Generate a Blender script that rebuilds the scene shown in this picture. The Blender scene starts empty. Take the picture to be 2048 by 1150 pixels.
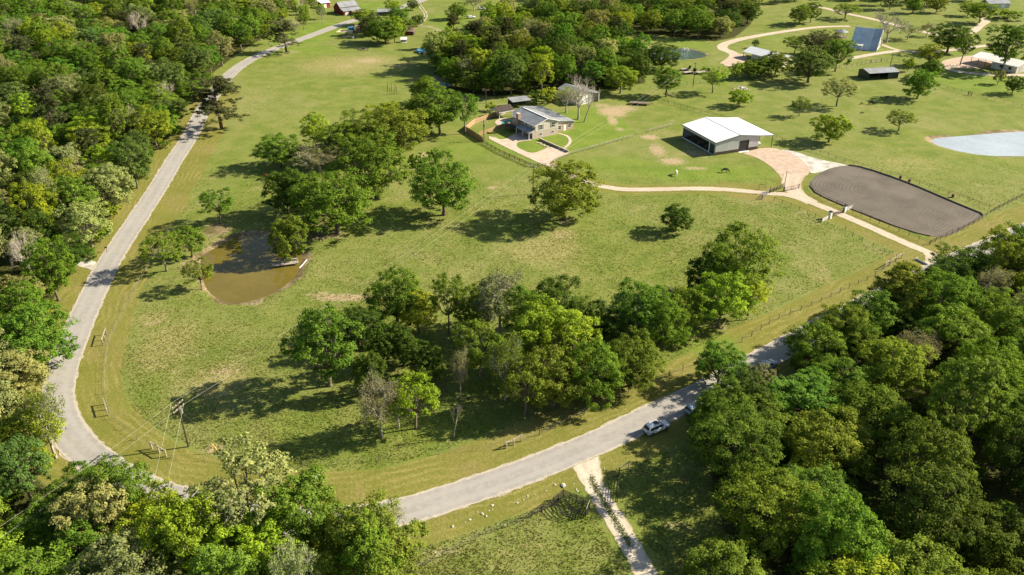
import bpy, bmesh, math, random
import numpy as np
from mathutils import Vector, Matrix

# ------------------------------------------------------------------ camera, sky, sun, exposure
scene = bpy.context.scene
C = scene.collection
F_PX, CAM_H, PITCH = 1600.0, 90.0, math.radians(29.5)      # focal length in photo pixels, height in m, tilt below the horizon
cam_data = bpy.data.cameras.new('camera')
cam_data.sensor_width = 36.0
cam_data.lens = 36.0 * F_PX / 2048.0
cam_data.clip_start, cam_data.clip_end = 1.0, 6000.0
cam = bpy.data.objects.new('camera', cam_data)
cam.location = (0, 0, CAM_H)
cam.rotation_euler = (math.radians(90) - PITCH, 0, 0)
C.objects.link(cam)
scene.camera = cam

SUN_AZ, SUN_EL = math.radians(13.0), math.radians(31.0)    # azimuth from +x towards +y
world = bpy.data.worlds.new('World')
scene.world = world
world.use_nodes = True
wn = world.node_tree
bg = wn.nodes['Background']
sky = wn.nodes.new('ShaderNodeTexSky')
sky.sky_type = 'NISHITA'
sky.sun_disc = False
sky.sun_elevation = SUN_EL
sky.sun_rotation = math.radians(90) - SUN_AZ
sky.air_density, sky.dust_density, sky.ozone_density = 1.0, 1.0, 1.0
wn.links.new(sky.outputs[0], bg.inputs[0])
bg.inputs[1].default_value = 0.062
sun_data = bpy.data.lights.new('sun', 'SUN')
sun_data.energy = 5.0
sun_data.angle = math.radians(0.5)
sun_data.color = (1.0, 0.90, 0.72)
sun = bpy.data.objects.new('sun', sun_data)
sd = Vector((math.cos(SUN_EL) * math.cos(SUN_AZ), math.cos(SUN_EL) * math.sin(SUN_AZ), math.sin(SUN_EL)))
sun.rotation_euler = sd.to_track_quat('Z', 'Y').to_euler()
sun.location = (150, 120, 160)
C.objects.link(sun)
vs = scene.view_settings
vs.view_transform, vs.look, vs.gamma, vs.use_curve_mapping = 'Standard', 'None', 1.0, False
vs.exposure = 1.2

# ------------------------------------------------------------------ survey helpers
CT, ST = math.cos(PITCH), math.sin(PITCH)
def P(px, py, z=0.0):
    """ground point (at level z) that the photograph shows at px, py"""
    x, y = (px - 1024) / F_PX, (py - 575) / F_PX
    t = (CAM_H - z) / (ST + y * CT)
    return np.array([x * t, (CT - y * ST) * t])
def PP(pts, z=0.0):
    return np.array([P(a, b, z) for a, b in pts])
def proj(X, Y, Z):
    Z = Z - CAM_H
    d = Y * CT - Z * ST
    return 1024 + F_PX * X / d, 575 - F_PX * (Y * ST + Z * CT) / d
def height_of(x, y, top):
    lo, hi = 0.0, 60.0
    for _ in range(40):
        m = (lo + hi) / 2
        if proj(x, y, m)[1] > top: lo = m
        else: hi = m
    return lo
def px_per_m(x, y, z=0.0):
    return F_PX / (y * CT + (CAM_H - z) * ST)

def seg_dist(X, Y, pts, closed=False):
    """distance of many points to a polyline, and a side sign"""
    best = np.full(X.shape, 1e9); side = np.zeros(X.shape)
    n = len(pts)
    for i in range(n if closed else n - 1):
        a, b = pts[i], pts[(i + 1) % n]
        d = b - a; L = d @ d
        if L < 1e-9: continue
        t = np.clip(((X - a[0]) * d[0] + (Y - a[1]) * d[1]) / L, 0, 1)
        dx, dy = X - a[0] - t * d[0], Y - a[1] - t * d[1]
        dd = np.hypot(dx, dy)
        m = dd < best
        best = np.where(m, dd, best)
        side = np.where(m, np.sign(d[0] * dy - d[1] * dx), side)
    return best, side
def inside(X, Y, pts):
    r = np.zeros(X.shape, bool); n = len(pts)
    for i in range(n):
        (x1, y1), (x2, y2) = pts[i], pts[(i + 1) % n]
        if y1 == y2: continue
        r ^= ((y1 > Y) != (y2 > Y)) & (X < (x2 - x1) * (Y - y1) / (y2 - y1) + x1)
    return r
def sdist(X, Y, pts):
    d, _ = seg_dist(X, Y, pts, True)
    return np.where(inside(X, Y, pts), -d, d)
def smooth(pts, step=1.0, closed=False):
    pts = [np.array(p, float) for p in pts]
    n = len(pts); out = []
    for i in range(n if closed else n - 1):
        if closed: p0, p1, p2, p3 = pts[i - 1], pts[i], pts[(i + 1) % n], pts[(i + 2) % n]
        else: p0, p1, p2, p3 = pts[max(i - 1, 0)], pts[i], pts[i + 1], pts[min(i + 2, n - 1)]
        k = max(2, int(np.linalg.norm(p2 - p1) / step))
        for j in range(k):
            t = j / k
            out.append(0.5 * ((2 * p1) + (-p0 + p2) * t + (2 * p0 - 5 * p1 + 4 * p2 - p3) * t * t + (-p0 + 3 * p1 - 3 * p2 + p3) * t ** 3))
    if not closed: out.append(pts[-1])
    return np.array(out)
def sstep(a, b, x):
    t = np.clip((x - a) / (b - a), 0, 1)
    return t * t * (3 - 2 * t)
_ng = np.random.RandomState(5).rand(512, 512)
def vnoise(X, Y, s):
    """cheap value noise, 0..1"""
    x, y = np.asarray(X) * s + 1000.3, np.asarray(Y) * s + 1000.7
    xi, yi = np.floor(x).astype(int), np.floor(y).astype(int)
    fx, fy = x - xi, y - yi
    fx, fy = fx * fx * (3 - 2 * fx), fy * fy * (3 - 2 * fy)
    g = lambda a, b: _ng[a % 512, b % 512]
    return (g(xi, yi) * (1 - fx) + g(xi + 1, yi) * fx) * (1 - fy) + (g(xi, yi + 1) * (1 - fx) + g(xi + 1, yi + 1) * fx) * fy

# ------------------------------------------------------------------ the plan of the place
ROAD = smooth(PP([(930, -55), (880, -20), (845, 0), (803, 14), (765, 26), (700, 43), (645, 63), (590, 84), (530, 106), (487, 128), (455, 154), (428, 188), (402, 230), (379, 275),
    (351, 318), (326, 360), (299, 402), (268, 448), (240, 490), (213, 535), (190, 580), (166, 632), (142, 690), (124, 740), (115, 790), (124, 838), (148, 878), (184, 914),
    (236, 950), (303, 983), (380, 1008), (470, 1030), (580, 1043), (690, 1041), (795, 1026), (906, 993), (1002, 961), (1130, 912), (1225, 871), (1290, 838), (1350, 812),
    (1410, 783), (1485, 742), (1545, 709), (1640, 657), (1740, 605), (1840, 556), (1920, 518), (1985, 489), (2050, 462), (2150, 424), (2280, 380)]), 1.0)
DRIVE = smooth(PP([(1872, 538), (1862, 510), (1815, 489), (1760, 464), (1685, 431), (1625, 406), (1575, 390), (1530, 386), (1470, 380), (1400, 377), (1320, 378), (1250, 378), (1205, 372), (1160, 360), (1120, 342), (1100, 328)]), 0.8)
DRIVE2 = smooth(PP([(1625, 406), (1600, 393), (1586, 378), (1583, 365), (1588, 350)]), 0.6)
TRACK = smooth(PP([(1164, 900), (1172, 928), (1184, 960), (1205, 1000), (1236, 1050), (1266, 1100), (1297, 1160), (1330, 1240)]), 0.6)
LANE = smooth(PP([(1452, 128), (1470, 112), (1462, 104), (1447, 98), (1446, 90), (1465, 82), (1500, 74), (1560, 64), (1640, 54), (1700, 52)]), 1.0)
LANE2 = smooth(PP([(1620, 12), (1650, 17), (1690, 27), (1740, 37), (1800, 52), (1850, 64), (1900, 72), (1940, 66), (1962, 50), (1972, 42), (1960, 34)]), 1.0)
LANE3 = smooth(PP([(1700, 116), (1750, 107), (1800, 101), (1850, 104), (1900, 100), (1960, 92), (2060, 82)]), 1.0)
LANE4 = smooth(PP([(1880, 133), (1920, 143), (1970, 148), (2048, 150), (2120, 150)]), 1.0)
LANE5 = smooth(PP([(1760, 86), (1785, 96), (1820, 103)]), 1.0)
FARTRACK = smooth(PP([(838, 8), (845, 18), (851, 27), (850, 36), (840, 50), (862, 54), (880, 62), (900, 74)]), 1.0)
APRON = PP([(1488, 306), (1510, 299), (1528, 296), (1550, 297), (1575, 305), (1600, 318), (1617, 335), (1619, 343), (1613, 352), (1598, 357), (1592, 366), (1592, 372), (1570, 372), (1566, 362), (1556, 347), (1538, 330), (1515, 316), (1495, 309)])
WHITEGRAVEL = PP([(1562, 299), (1590, 304), (1620, 314), (1650, 322), (1695, 332), (1665, 339), (1640, 345), (1622, 346), (1614, 334), (1598, 318), (1578, 307)])
CONCRETE = PP([(978, 278), (990, 275), (998, 279), (1012, 278), (1022, 272), (1036, 266), (1048, 268), (1064, 280), (1050, 282), (1036, 285), (1033, 289), (1037, 296), (1048, 301), (1058, 305), (1071, 305), (1087, 299), (1103, 294), (1138, 306), (1126, 311), (1112, 317), (1100, 326), (1095, 331), (1083, 328)])
ARENA = smooth(PP([(1620, 366), (1622, 377), (1636, 390), (1660, 401), (1700, 418), (1740, 434), (1780, 449.5), (1820, 463), (1846, 470), (1876, 474.5), (1903, 470), (1925, 458), (1945, 446), (1962, 435), (1967, 431), (1962, 428), (1930, 415), (1880, 394), (1830, 373), (1780, 354), (1730, 338), (1697, 332), (1660, 338), (1634, 351)]), 1.5, True)
POND = smooth(PP([(402, 524), (408, 511), (426, 499), (450, 484), (482, 474), (520, 471), (548, 473), (576, 481), (596, 496), (603, 516), (600, 535), (588, 554), (570, 570), (540, 589), (503, 602), (470, 606), (440, 599), (418, 582), (407, 560)], -0.4), 1.5, True)
LAKE = smooth(PP([(1864, 280), (1880, 276), (1940, 271), (2000, 266), (2060, 263), (2140, 262), (2190, 280), (2160, 306), (2100, 313), (2048, 312), (2000, 312), (1950, 308), (1900, 298), (1872, 288)], -0.4), 2, True)
TANK = smooth(PP([(1284, 108), (1302, 100), (1340, 97), (1380, 99), (1406, 106), (1412, 112), (1392, 117), (1350, 119), (1306, 117)], -0.3), 1.5, True)
PONDS = [(POND, -0.4), (LAKE, -0.4), (TANK, -0.3)]
LAWN = PP([(1105, 300), (1140, 306), (1265, 271), (1268, 258), (1240, 235), (1200, 212), (1130, 222), (1080, 240), (1020, 262), (968, 284), (1083, 332)])

def hz(x, y):
    """height of the ground"""
    x, y = np.asarray(x, float), np.asarray(y, float)
    z = 0.5 * (vnoise(x, y, 0.013) - 0.5) + 0.18 * (vnoise(x, y, 0.05) - 0.5)
    for pts, lev in PONDS:
        lo, hi = pts.min(0) - 8, pts.max(0) + 8
        m = (x > lo[0]) & (x < hi[0]) & (y > lo[1]) & (y < hi[1])
        if not np.any(m): continue
        d = sdist(np.where(m, x, 1e5), np.where(m, y, 1e5), pts)
        w = sstep(5.0, 0.0, d)                               # flatten towards the bank
        bank = np.where(d > 0, lev + (0.0 - lev) * sstep(-0.4, 3.2, d), lev - 1.2 * sstep(0.4, -5.0, d) - 0.06)
        z = np.where(m, z * (1 - w) + bank * w, z)
    return z
def hz1(x, y): return float(hz(np.array([x]), np.array([y]))[0])
def G(px, py):
    x, y = P(px, py)
    return Vector((x, y, hz1(x, y)))

# ------------------------------------------------------------------ mesh building
class MB:
    def __init__(self): self.v = []; self.f = []
    def add(self, vs, fs):
        o = len(self.v); self.v += [tuple(p) for p in vs]; self.f += [tuple(i + o for i in f) for f in fs]; return self
    def box(self, lo, hi, M=None):
        (a, b, c), (d, e, g) = lo, hi
        vs = [(a, b, c), (d, b, c), (d, e, c), (a, e, c), (a, b, g), (d, b, g), (d, e, g), (a, e, g)]
        if M is not None: vs = [M @ Vector(p) for p in vs]
        return self.add(vs, [(3, 2, 1, 0), (4, 5, 6, 7), (0, 1, 5, 4), (1, 2, 6, 5), (2, 3, 7, 6), (3, 0, 4, 7)])
    def bar(self, a, b, w, h=None, up=(0, 0, 1)):
        """a straight bar with a rectangular section"""
        a, b = Vector(a), Vector(b); h = h or w
        d = (b - a).normalized(); u = Vector(up)
        s = d.cross(u)
        if s.length < 1e-3: s = d.cross(Vector((1, 0, 0)))
        s.normalize(); t = s.cross(d)
        vs = [p + s * (i * w / 2) + t * (j * h / 2) for p in (a, b) for i, j in ((-1, -1), (1, -1), (1, 1), (-1, 1))]
        return self.add(vs, [(3, 2, 1, 0), (4, 5, 6, 7), (0, 1, 5, 4), (1, 2, 6, 5), (2, 3, 7, 6), (3, 0, 4, 7)])
    def tube(self, pts, radii, n=6, caps=True):
        pts = [Vector(p) for p in pts]
        if not hasattr(radii, '__len__'): radii = [radii] * len(pts)
        rings = []
        for i, p in enumerate(pts):
            d = (pts[min(i + 1, len(pts) - 1)] - pts[max(i - 1, 0)]).normalized()
            s = d.cross(Vector((0.31, 0.93, 0.17)))
            if s.length < 0.05: s = d.cross(Vector((1, 0, 0)))
            s.normalize(); t = s.cross(d)
            rings.append([p + (s * math.cos(k * 2 * math.pi / n) + t * math.sin(k * 2 * math.pi / n)) * radii[i] for k in range(n)])
        vs = [q for r in rings for q in r]; fs = []
        for i in range(len(pts) - 1):
            for k in range(n):
                a, b = i * n + k, i * n + (k + 1) % n
                fs.append((a, a + n, b + n, b))
        if caps: fs += [tuple(range(n)), tuple(range(len(vs) - 1, len(vs) - n - 1, -1))]
        return self.add(vs, fs)
    def cyl(self, c, r, h, n=12, r2=None):
        return self.tube([c, (c[0], c[1], c[2] + h)], [r, r if r2 is None else r2], n)
    def poly(self, pts): return self.add(pts, [tuple(range(len(pts)))])
    def prism(self, pts, th):
        """a closed 3-D polygon given thickness along its normal (downwards)"""
        pts = [Vector(p) for p in pts]; n = len(pts)
        nr = Vector((0, 0, 0))
        for i in range(n): nr += pts[i].cross(pts[(i + 1) % n])
        nr.normalize()
        low = [p - nr * th for p in pts]
        return self.add(pts + low, [tuple(range(n)), tuple(range(2 * n - 1, n - 1, -1))] + [(i, i + n, (i + 1) % n + n, (i + 1) % n) for i in range(n)])
    def mesh(self, name, mat, sm=False):
        me = bpy.data.meshes.new(name); me.from_pydata(self.v, [], self.f); me.update()
        me.materials.append(mat)
        if sm: me.polygons.foreach_set('use_smooth', [True] * len(me.polygons))
        return me
    def build(self, name, mat, parent=None, sm=False, M=None):
        o = bpy.data.objects.new(name, self.mesh(name, mat, sm)); C.objects.link(o)
        if M is not None: o.matrix_world = M
        if parent is not None: o.parent = parent
        return o
def tag(o, label=None, cat=None, group=None, kind=None):
    for k, v in (('label', label), ('category', cat), ('group', group), ('kind', kind)):
        if v: o[k] = v
    return o
def empty(name, loc, rz=0.0, **kw):
    o = bpy.data.objects.new(name, None); C.objects.link(o)
    o.empty_display_size = 0.5
    o.location = loc; o.rotation_euler = (0, 0, rz)
    return tag(o, **kw)
def raw_mesh(name, verts, faces_flat, nside, mat, attrs=None):
    """fast mesh from numpy arrays; every face has nside corners"""
    me = bpy.data.meshes.new(name)
    nv, nf = len(verts), len(faces_flat) // nside
    me.vertices.add(nv); me.vertices.foreach_set('co', np.ascontiguousarray(verts, np.float32).ravel())
    me.loops.add(nf * nside); me.loops.foreach_set('vertex_index', np.ascontiguousarray(faces_flat, np.int32))
    me.polygons.add(nf)
    me.polygons.foreach_set('loop_start', np.arange(0, nf * nside, nside, dtype=np.int32))
    me.update(calc_edges=True); me.validate()
    for k, a in (attrs or {}).items():
        at = me.attributes.new(k, 'FLOAT', 'POINT'); at.data.foreach_set('value', np.ascontiguousarray(a, np.float32))
    me.materials.append(mat)
    return me

# ------------------------------------------------------------------ materials
class NT:
    def __init__(self, name):
        self.m = bpy.data.materials.new(name); self.m.use_nodes = True
        self.t = self.m.node_tree; self.n = self.t.nodes; self.bsdf = self.n['Principled BSDF']; self.out = self.n['Material Output']
        self._co = None
    def new(self, typ, **kw):
        nd = self.n.new(typ)
        for k, v in kw.items(): setattr(nd, k, v)
        return nd
    def put(self, sock, val):
        if hasattr(val, 'is_output'): self.t.links.new(val, sock)
        elif isinstance(val, tuple) and len(val) == 3 and sock.type == 'RGBA': sock.default_value = (*val, 1)
        else: sock.default_value = val
    def co(self):
        if self._co is None: self._co = self.new('ShaderNodeTexCoord').outputs['Object']
        return self._co
    def noise(self, scale, detail=3.0, rough=0.55, dist=0.0, vec=None):
        nd = self.new('ShaderNodeTexNoise'); nd.noise_dimensions = '3D'
        self.put(nd.inputs['Vector'], vec or self.co())
        nd.inputs['Scale'].default_value = scale; nd.inputs['Detail'].default_value = detail
        nd.inputs['Roughness'].default_value = rough; nd.inputs['Distortion'].default_value = dist
        return nd.outputs['Fac']
    def voro(self, scale, vec=None):
        nd = self.new('ShaderNodeTexVoronoi'); self.put(nd.inputs['Vector'], vec or self.co()); nd.inputs['Scale'].default_value = scale
        return nd.outputs['Distance'], nd.outputs['Color']
    def math(self, op, a, b=0.0, c=None, clamp=False):
        nd = self.new('ShaderNodeMath', operation=op, use_clamp=clamp)
        self.put(nd.inputs[0], a); self.put(nd.inputs[1], b)
        if c is not None: self.put(nd.inputs[2], c)
        return nd.outputs[0]
    def ramp(self, v, a, b, lo=0.0, hi=1.0):
        nd = self.new('ShaderNodeMapRange', interpolation_type='SMOOTHSTEP'); nd.clamp = True
        self.put(nd.inputs[0], v)
        for i, q in enumerate((a, b, lo, hi)): nd.inputs[i + 1].default_value = q
        return nd.outputs[0]
    def mix(self, f, a, b, mode='MIX'):
        nd = self.new('ShaderNodeMix', data_type='RGBA', blend_type=mode)
        self.put(nd.inputs[0], f); self.put(nd.inputs[6], a); self.put(nd.inputs[7], b)
        return nd.outputs[2]
    def attr(self, name): return self.new('ShaderNodeAttribute', attribute_name=name).outputs['Fac']
    def uv(self): return self.new('ShaderNodeSeparateXYZ', ).outputs
    def bump(self, h, strength=0.5, dist=0.05):
        nd = self.new('ShaderNodeBump'); self.put(nd.inputs['Height'], h)
        nd.inputs['Strength'].default_value = strength; nd.inputs['Distance'].default_value = dist
        self.t.links.new(nd.outputs[0], self.bsdf.inputs['Normal']); return self
    def set(self, col=None, rough=0.8, spec=0.3, metal=0.0):
        if col is not None: self.put(self.bsdf.inputs['Base Color'], col)
        self.put(self.bsdf.inputs['Roughness'], rough); self.bsdf.inputs['Specular IOR Level'].default_value = spec
        self.bsdf.inputs['Metallic'].default_value = metal
        return self
def worn(name, col, amount=0.25, scale=1.5, rough=0.75, spec=0.3, metal=0.0, bump=0.0):
    """plain colour broken up by dirt and wear"""
    t = NT(name)
    n1, n2 = t.noise(scale, 5), t.noise(scale * 9, 3)
    f = t.math('ADD', t.math('MULTIPLY', n1, 0.7), t.math('MULTIPLY', n2, 0.3))
    dark = tuple(c * (1 - amount * 1.4) for c in col); lite = tuple(min(1, c * (1 + amount * 0.7)) for c in col)
    t.set(t.mix(t.ramp(f, 0.3, 0.7), dark, lite), rough, spec, metal)
    if bump: t.bump(n2, bump, 0.02)
    return t.m
def ribbed(name, col, axis=0, period=0.35, depth=0.6, amount=0.15, rough=0.45, spec=0.4, metal=0.0):
    """sheet metal with standing ribs across one object axis"""
    t = NT(name)
    s = t.new('ShaderNodeSeparateXYZ'); t.put(s.inputs[0], t.co())
    w = t.math('SINE', t.math('MULTIPLY', s.outputs[axis], 2 * math.pi / period))
    rib = t.ramp(w, 0.6, 0.98)
    n1, n2 = t.noise(0.35, 5), t.noise(6, 3)
    f = t.math('ADD', t.math('MULTIPLY', n1, 0.65), t.math('MULTIPLY', n2, 0.35))
    t.set(t.mix(t.ramp(f, 0.3, 0.72), tuple(c * (1 - amount * 1.5) for c in col), tuple(min(1, c * (1 + amount * 0.4)) for c in col)), rough, spec, metal)
    t.bump(rib, depth, 0.03)
    return t.m

def ground_material():
    t = NT('pasture_ground')
    big, mid, tuft, fine = t.noise(0.022, 4), t.noise(0.16, 5, 0.6), t.noise(1.25, 4, 0.6, 0.6), t.noise(6.5, 3, 0.65)
    patch = t.noise(0.07, 5, 0.65, 0.4)
    g = t.mix(t.ramp(mid, 0.34, 0.66), (0.130, 0.176, 0.027), (0.200, 0.222, 0.050))
    g = t.mix(t.ramp(big, 0.38, 0.66), g, t.mix(t.ramp(mid, 0.3, 0.7), (0.160, 0.194, 0.041), (0.228, 0.230, 0.078)))
    g = t.mix(t.math('MULTIPLY', t.ramp(tuft, 0.52, 0.68), 0.38), g, (0.285, 0.270, 0.105))      # dry seed heads
    g = t.mix(t.math('MULTIPLY', t.ramp(tuft, 0.46, 0.34), 0.22), g, (0.095, 0.135, 0.018))       # rank dark tufts
    g = t.mix(t.math('MULTIPLY', t.ramp(fine, 0.55, 0.4), 0.35), g, (0.075, 0.105, 0.016))
    g = t.mix(t.math('MULTIPLY', t.ramp(patch, 0.55, 0.72), 0.45), g, (0.30, 0.255, 0.115))
    # mown verge with swathes that follow the road
    dr = t.attr('road_distance')
    jit = t.math('ADD', t.math('MULTIPLY', t.math('SUBTRACT', mid, 0.5), 1.6), t.math('MULTIPLY', t.math('SUBTRACT', patch, 0.5), 7.0))
    st = t.math('SINE', t.math('MULTIPLY', t.math('ADD', dr, jit), 4.1))
    sw = t.math('MULTIPLY', t.ramp(st, -0.6, 0.95), t.ramp(t.noise(0.1, 3), 0.38, 0.62)); v = t.mix(sw, t.mix(t.ramp(mid, 0.3, 0.7), (0.160, 0.168, 0.030), (0.205, 0.198, 0.044)), (0.265, 0.235, 0.070))
    v = t.mix(t.math('MULTIPLY', t.ramp(patch, 0.50, 0.70), 0.6), v, (0.285, 0.215, 0.092))
    v = t.mix(t.math('MULTIPLY', t.ramp(fine, 0.6, 0.4), 0.4), v, (0.13, 0.120, 0.028))
    spk = t.noise(2.4, 4, 0.7)
    v = t.mix(t.math('MULTIPLY', t.ramp(spk, 0.52, 0.40), 0.5), v, (0.120, 0.128, 0.026)); v = t.mix(t.math('MULTIPLY', t.ramp(spk, 0.56, 0.68), 0.4), v, (0.320, 0.265, 0.120))
    g = t.mix(t.math('MULTIPLY', t.ramp(spk, 0.48, 0.36), 0.35), g, (0.088, 0.125, 0.018))
    def masked(name, lo=0.30, hi=0.70, k=0.55, nz=None):
        n = t.math('MULTIPLY', t.math('SUBTRACT', nz or mid, 0.5), k)
        n2 = t.math('MULTIPLY', t.math('SUBTRACT', fine, 0.5), k * 0.7)
        return t.ramp(t.math('ADD', t.math('ADD', t.attr(name), n), n2), lo, hi)
    c = t.mix(masked('verge', 0.35, 0.6, 0.25), g, v)
    lush = t.mix(t.ramp(mid, 0.3, 0.7), (0.130, 0.192, 0.026), (0.192, 0.236, 0.042))
    c = t.mix(masked('lush', 0.3, 0.7, 0.3), c, t.mix(t.math('MULTIPLY', t.ramp(fine, 0.6, 0.4), 0.4), lush, (0.09, 0.15, 0.015)))
    dry = t.mix(t.ramp(tuft, 0.4, 0.62), (0.215, 0.205, 0.062), (0.33, 0.275, 0.125))
    c = t.mix(t.math('MULTIPLY', masked('dry', 0.3, 0.75, 0.8, tuft), 0.75), c, dry)
    soil = t.mix(t.ramp(fine, 0.35, 0.68), (0.30, 0.205, 0.115), (0.50, 0.385, 0.25))
    c = t.mix(t.math('MULTIPLY', masked('bare', 0.36, 0.95, 1.25, tuft), 0.9), c, soil)
    mud = t.mix(t.ramp(mid, 0.35, 0.66), (0.115, 0.085, 0.040), (0.34, 0.265, 0.16))
    c = t.mix(masked('mud', 0.4, 0.7, 0.6), c, mud)
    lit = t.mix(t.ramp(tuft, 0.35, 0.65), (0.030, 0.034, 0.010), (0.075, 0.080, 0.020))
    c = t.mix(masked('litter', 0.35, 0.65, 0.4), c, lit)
    t.set(c, 0.95, 0.08)
    h = t.math('ADD', t.math('MULTIPLY', tuft, 1.0), t.math('MULTIPLY', fine, 0.55))
    t.bump(h, 0.7, 0.12)
    return t.m

def lane_material(name, base, lite, edge, rut, coarse=9.0, speck=0.0):
    """a driven surface: wheel tracks run along it, edges are looser"""
    t = NT(name)
    u = t.attr('across')
    au = t.math('ABSOLUTE', u)
    fine, mid, big = t.noise(coarse, 4, 0.7), t.noise(0.9, 4, 0.6), t.noise(0.12, 3)
    c = t.mix(t.ramp(t.math('ADD', t.math('MULTIPLY', mid, 0.6), t.math('MULTIPLY', big, 0.4)), 0.36, 0.64), base, lite)
    track = t.math('ABSOLUTE', t.math('SUBTRACT', au, 0.46))
    c = t.mix(t.math('MULTIPLY', t.ramp(track, 0.26, 0.08), 0.5), c, rut)
    c = t.mix(t.math('MULTIPLY', t.ramp(fine, 0.42, 0.62), 0.35), c, lite)
    c = t.mix(t.math('MULTIPLY', t.ramp(fine, 0.40, 0.30), 0.5), c, tuple(q * 0.6 for q in base))
    e = t.math('ADD', au, t.math('MULTIPLY', t.math('SUBTRACT', mid, 0.5), 0.35))
    c = t.mix(t.ramp(e, 0.84, 0.97), c, edge)
    t.set(c, 0.92, 0.15); t.bump(fine, 0.35, 0.03)
    return t.m

M = {}
M['ground'] = ground_material()
M['asphalt'] = lane_material('weathered_chip_seal', (0.275, 0.256, 0.232), (0.345, 0.325, 0.294), (0.44, 0.39, 0.31), (0.365, 0.344, 0.312), 7)
M['shoulder'] = worn('pale_road_gravel', (0.43, 0.375, 0.28), 0.4, 2.5, 0.95, 0.1)
M['drive'] = lane_material('tan_gravel_drive', (0.38, 0.305, 0.225), (0.52, 0.435, 0.335), (0.30, 0.27, 0.13), (0.53, 0.44, 0.335), 6)
M['track'] = lane_material('crushed_limestone_track', (0.40, 0.345, 0.25), (0.58, 0.51, 0.40), (0.34, 0.29, 0.16), (0.57, 0.50, 0.395), 3)
M['concrete'] = worn('buff_concrete', (0.50, 0.41, 0.315), 0.14, 0.5, 0.9, 0.2)
M['pinkgravel'] = worn('pink_decomposed_granite', (0.48, 0.365, 0.28), 0.16, 0.5, 0.95, 0.1, bump=0.4)
M['whitegravel'] = worn('white_caliche', (0.54, 0.505, 0.44), 0.35, 0.35, 0.95, 0.1, bump=0.4)

def arena_material():
    t = NT('harrowed_arena_sand')
    e = t.attr('edge')
    n = t.noise(0.25, 4)
    w = t.math('SINE', t.math('ADD', t.math('MULTIPLY', e, 6.0), t.math('MULTIPLY', n, 3.2)))
    w2 = t.math('SINE', t.math('ADD', t.math('MULTIPLY', e, 17.0), t.math('MULTIPLY', n, 6.0)))
    fine = t.noise(5, 4, 0.7)
    lines = t.ramp(t.math('ADD', t.math('MULTIPLY', w, 0.35), t.math('MULTIPLY', w2, 0.45)), -0.7, 0.8); msk = t.ramp(t.noise(0.14, 4, 0.6), 0.35, 0.65, 0.25, 1.0)
    c = t.mix(t.math('MULTIPLY', lines, msk), (0.088, 0.074, 0.058), (0.180, 0.157, 0.130))
    c = t.mix(t.math('MULTIPLY', t.ramp(t.noise(0.09, 4), 0.42, 0.68), 0.6), c, (0.175, 0.148, 0.120))
    c = t.mix(t.math('MULTIPLY', t.ramp(fine, 0.4, 0.65), 0.4), c, (0.20, 0.178, 0.15))
    t.set(c, 0.95, 0.1)
    t.bump(t.math('ADD', t.math('MULTIPLY', w2, 0.5), fine), 0.7, 0.06)
    return t.m
M['arena'] = arena_material()
def water(name, col, rough=0.03, ripple=0.03, scale=2.0):
    t = NT(name)
    n = t.noise(0.06, 3)
    n2 = t.noise(0.9, 4, 0.7)
    t.set(t.mix(t.ramp(t.math('ADD', t.math('MULTIPLY', n, 0.6), t.math('MULTIPLY', n2, 0.4)), 0.36, 0.64), tuple(q * 0.78 for q in col), col), rough, 0.5)
    t.bsdf.inputs['IOR'].default_value = 1.33
    t.bump(t.noise(scale, 3), ripple, 0.05)
    return t.m
M['muddy'] = water('muddy_water', (0.165, 0.128, 0.024), 0.04, 0.02)
M['lake'] = water('rippled_blue_water', (0.40, 0.445, 0.465), 0.12, 0.25, 1.2)
M['tank'] = water('green_pond_water', (0.085, 0.125, 0.105), 0.05, 0.06)

# ------------------------------------------------------------------ ground
def steps(breaks):
    out = []
    for (a, b, s) in breaks: out += list(np.arange(a, b - 1e-6, s))
    out.append(breaks[-1][1]); return np.array(out)
gx = steps([(-3000, -700, 230), (-700, -340, 24), (-340, -150, 1.5), (-150, 150, 0.62), (150, 340, 1.5), (340, 700, 24), (700, 3000, 230)])
gy = steps([(-600, 40, 40), (40, 72, 4), (72, 200, 0.55), (200, 300, 0.9), (300, 560, 1.8), (560, 800, 24), (800, 4200, 340)])
GX, GY = np.meshgrid(gx, gy)
GZ = hz(GX, GY)
road_d, road_side = seg_dist(GX, GY, ROAD[::3])
def ellipses(lst):
    m = np.zeros(GX.shape)
    for (px, py, rx, ry, s) in lst:
        c = P(px, py); k = px_per_m(*c)
        a = rx / k; b = abs(P(px, py + ry)[1] - P(px, py - ry)[1]) / 2
        q = np.hypot((GX - c[0]) / a, (GY - c[1]) / b)
        m = np.maximum(m, s * np.clip(1.35 - q * 0.85, 0, 1))
    return m
inner = road_side * road_side[np.argmin(np.abs(gy - 130)), np.argmin(np.abs(gx - 0))] > 0
drive_d = np.minimum(seg_dist(GX, GY, DRIVE[::3])[0], seg_dist(GX, GY, DRIVE2[::3])[0] + 2)
verge = np.where(inner, sstep(11.2, 10.0, road_d + 1.4 * (vnoise(GX, GY, 0.08) - 0.5)), sstep(9.0, 6.5, road_d))
far = sstep(330, 300, GY)
verge = np.maximum(verge, sstep(7.0, 5.4, drive_d) * (GX > 62) * 0.9)
verge = np.maximum(verge, sstep(4.2, 3.2, drive_d) * 0.85) * (0.35 + 0.65 * far)
lush = 0.9 * sstep(1.5, -1.5, sdist(GX, GY, LAWN))
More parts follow.
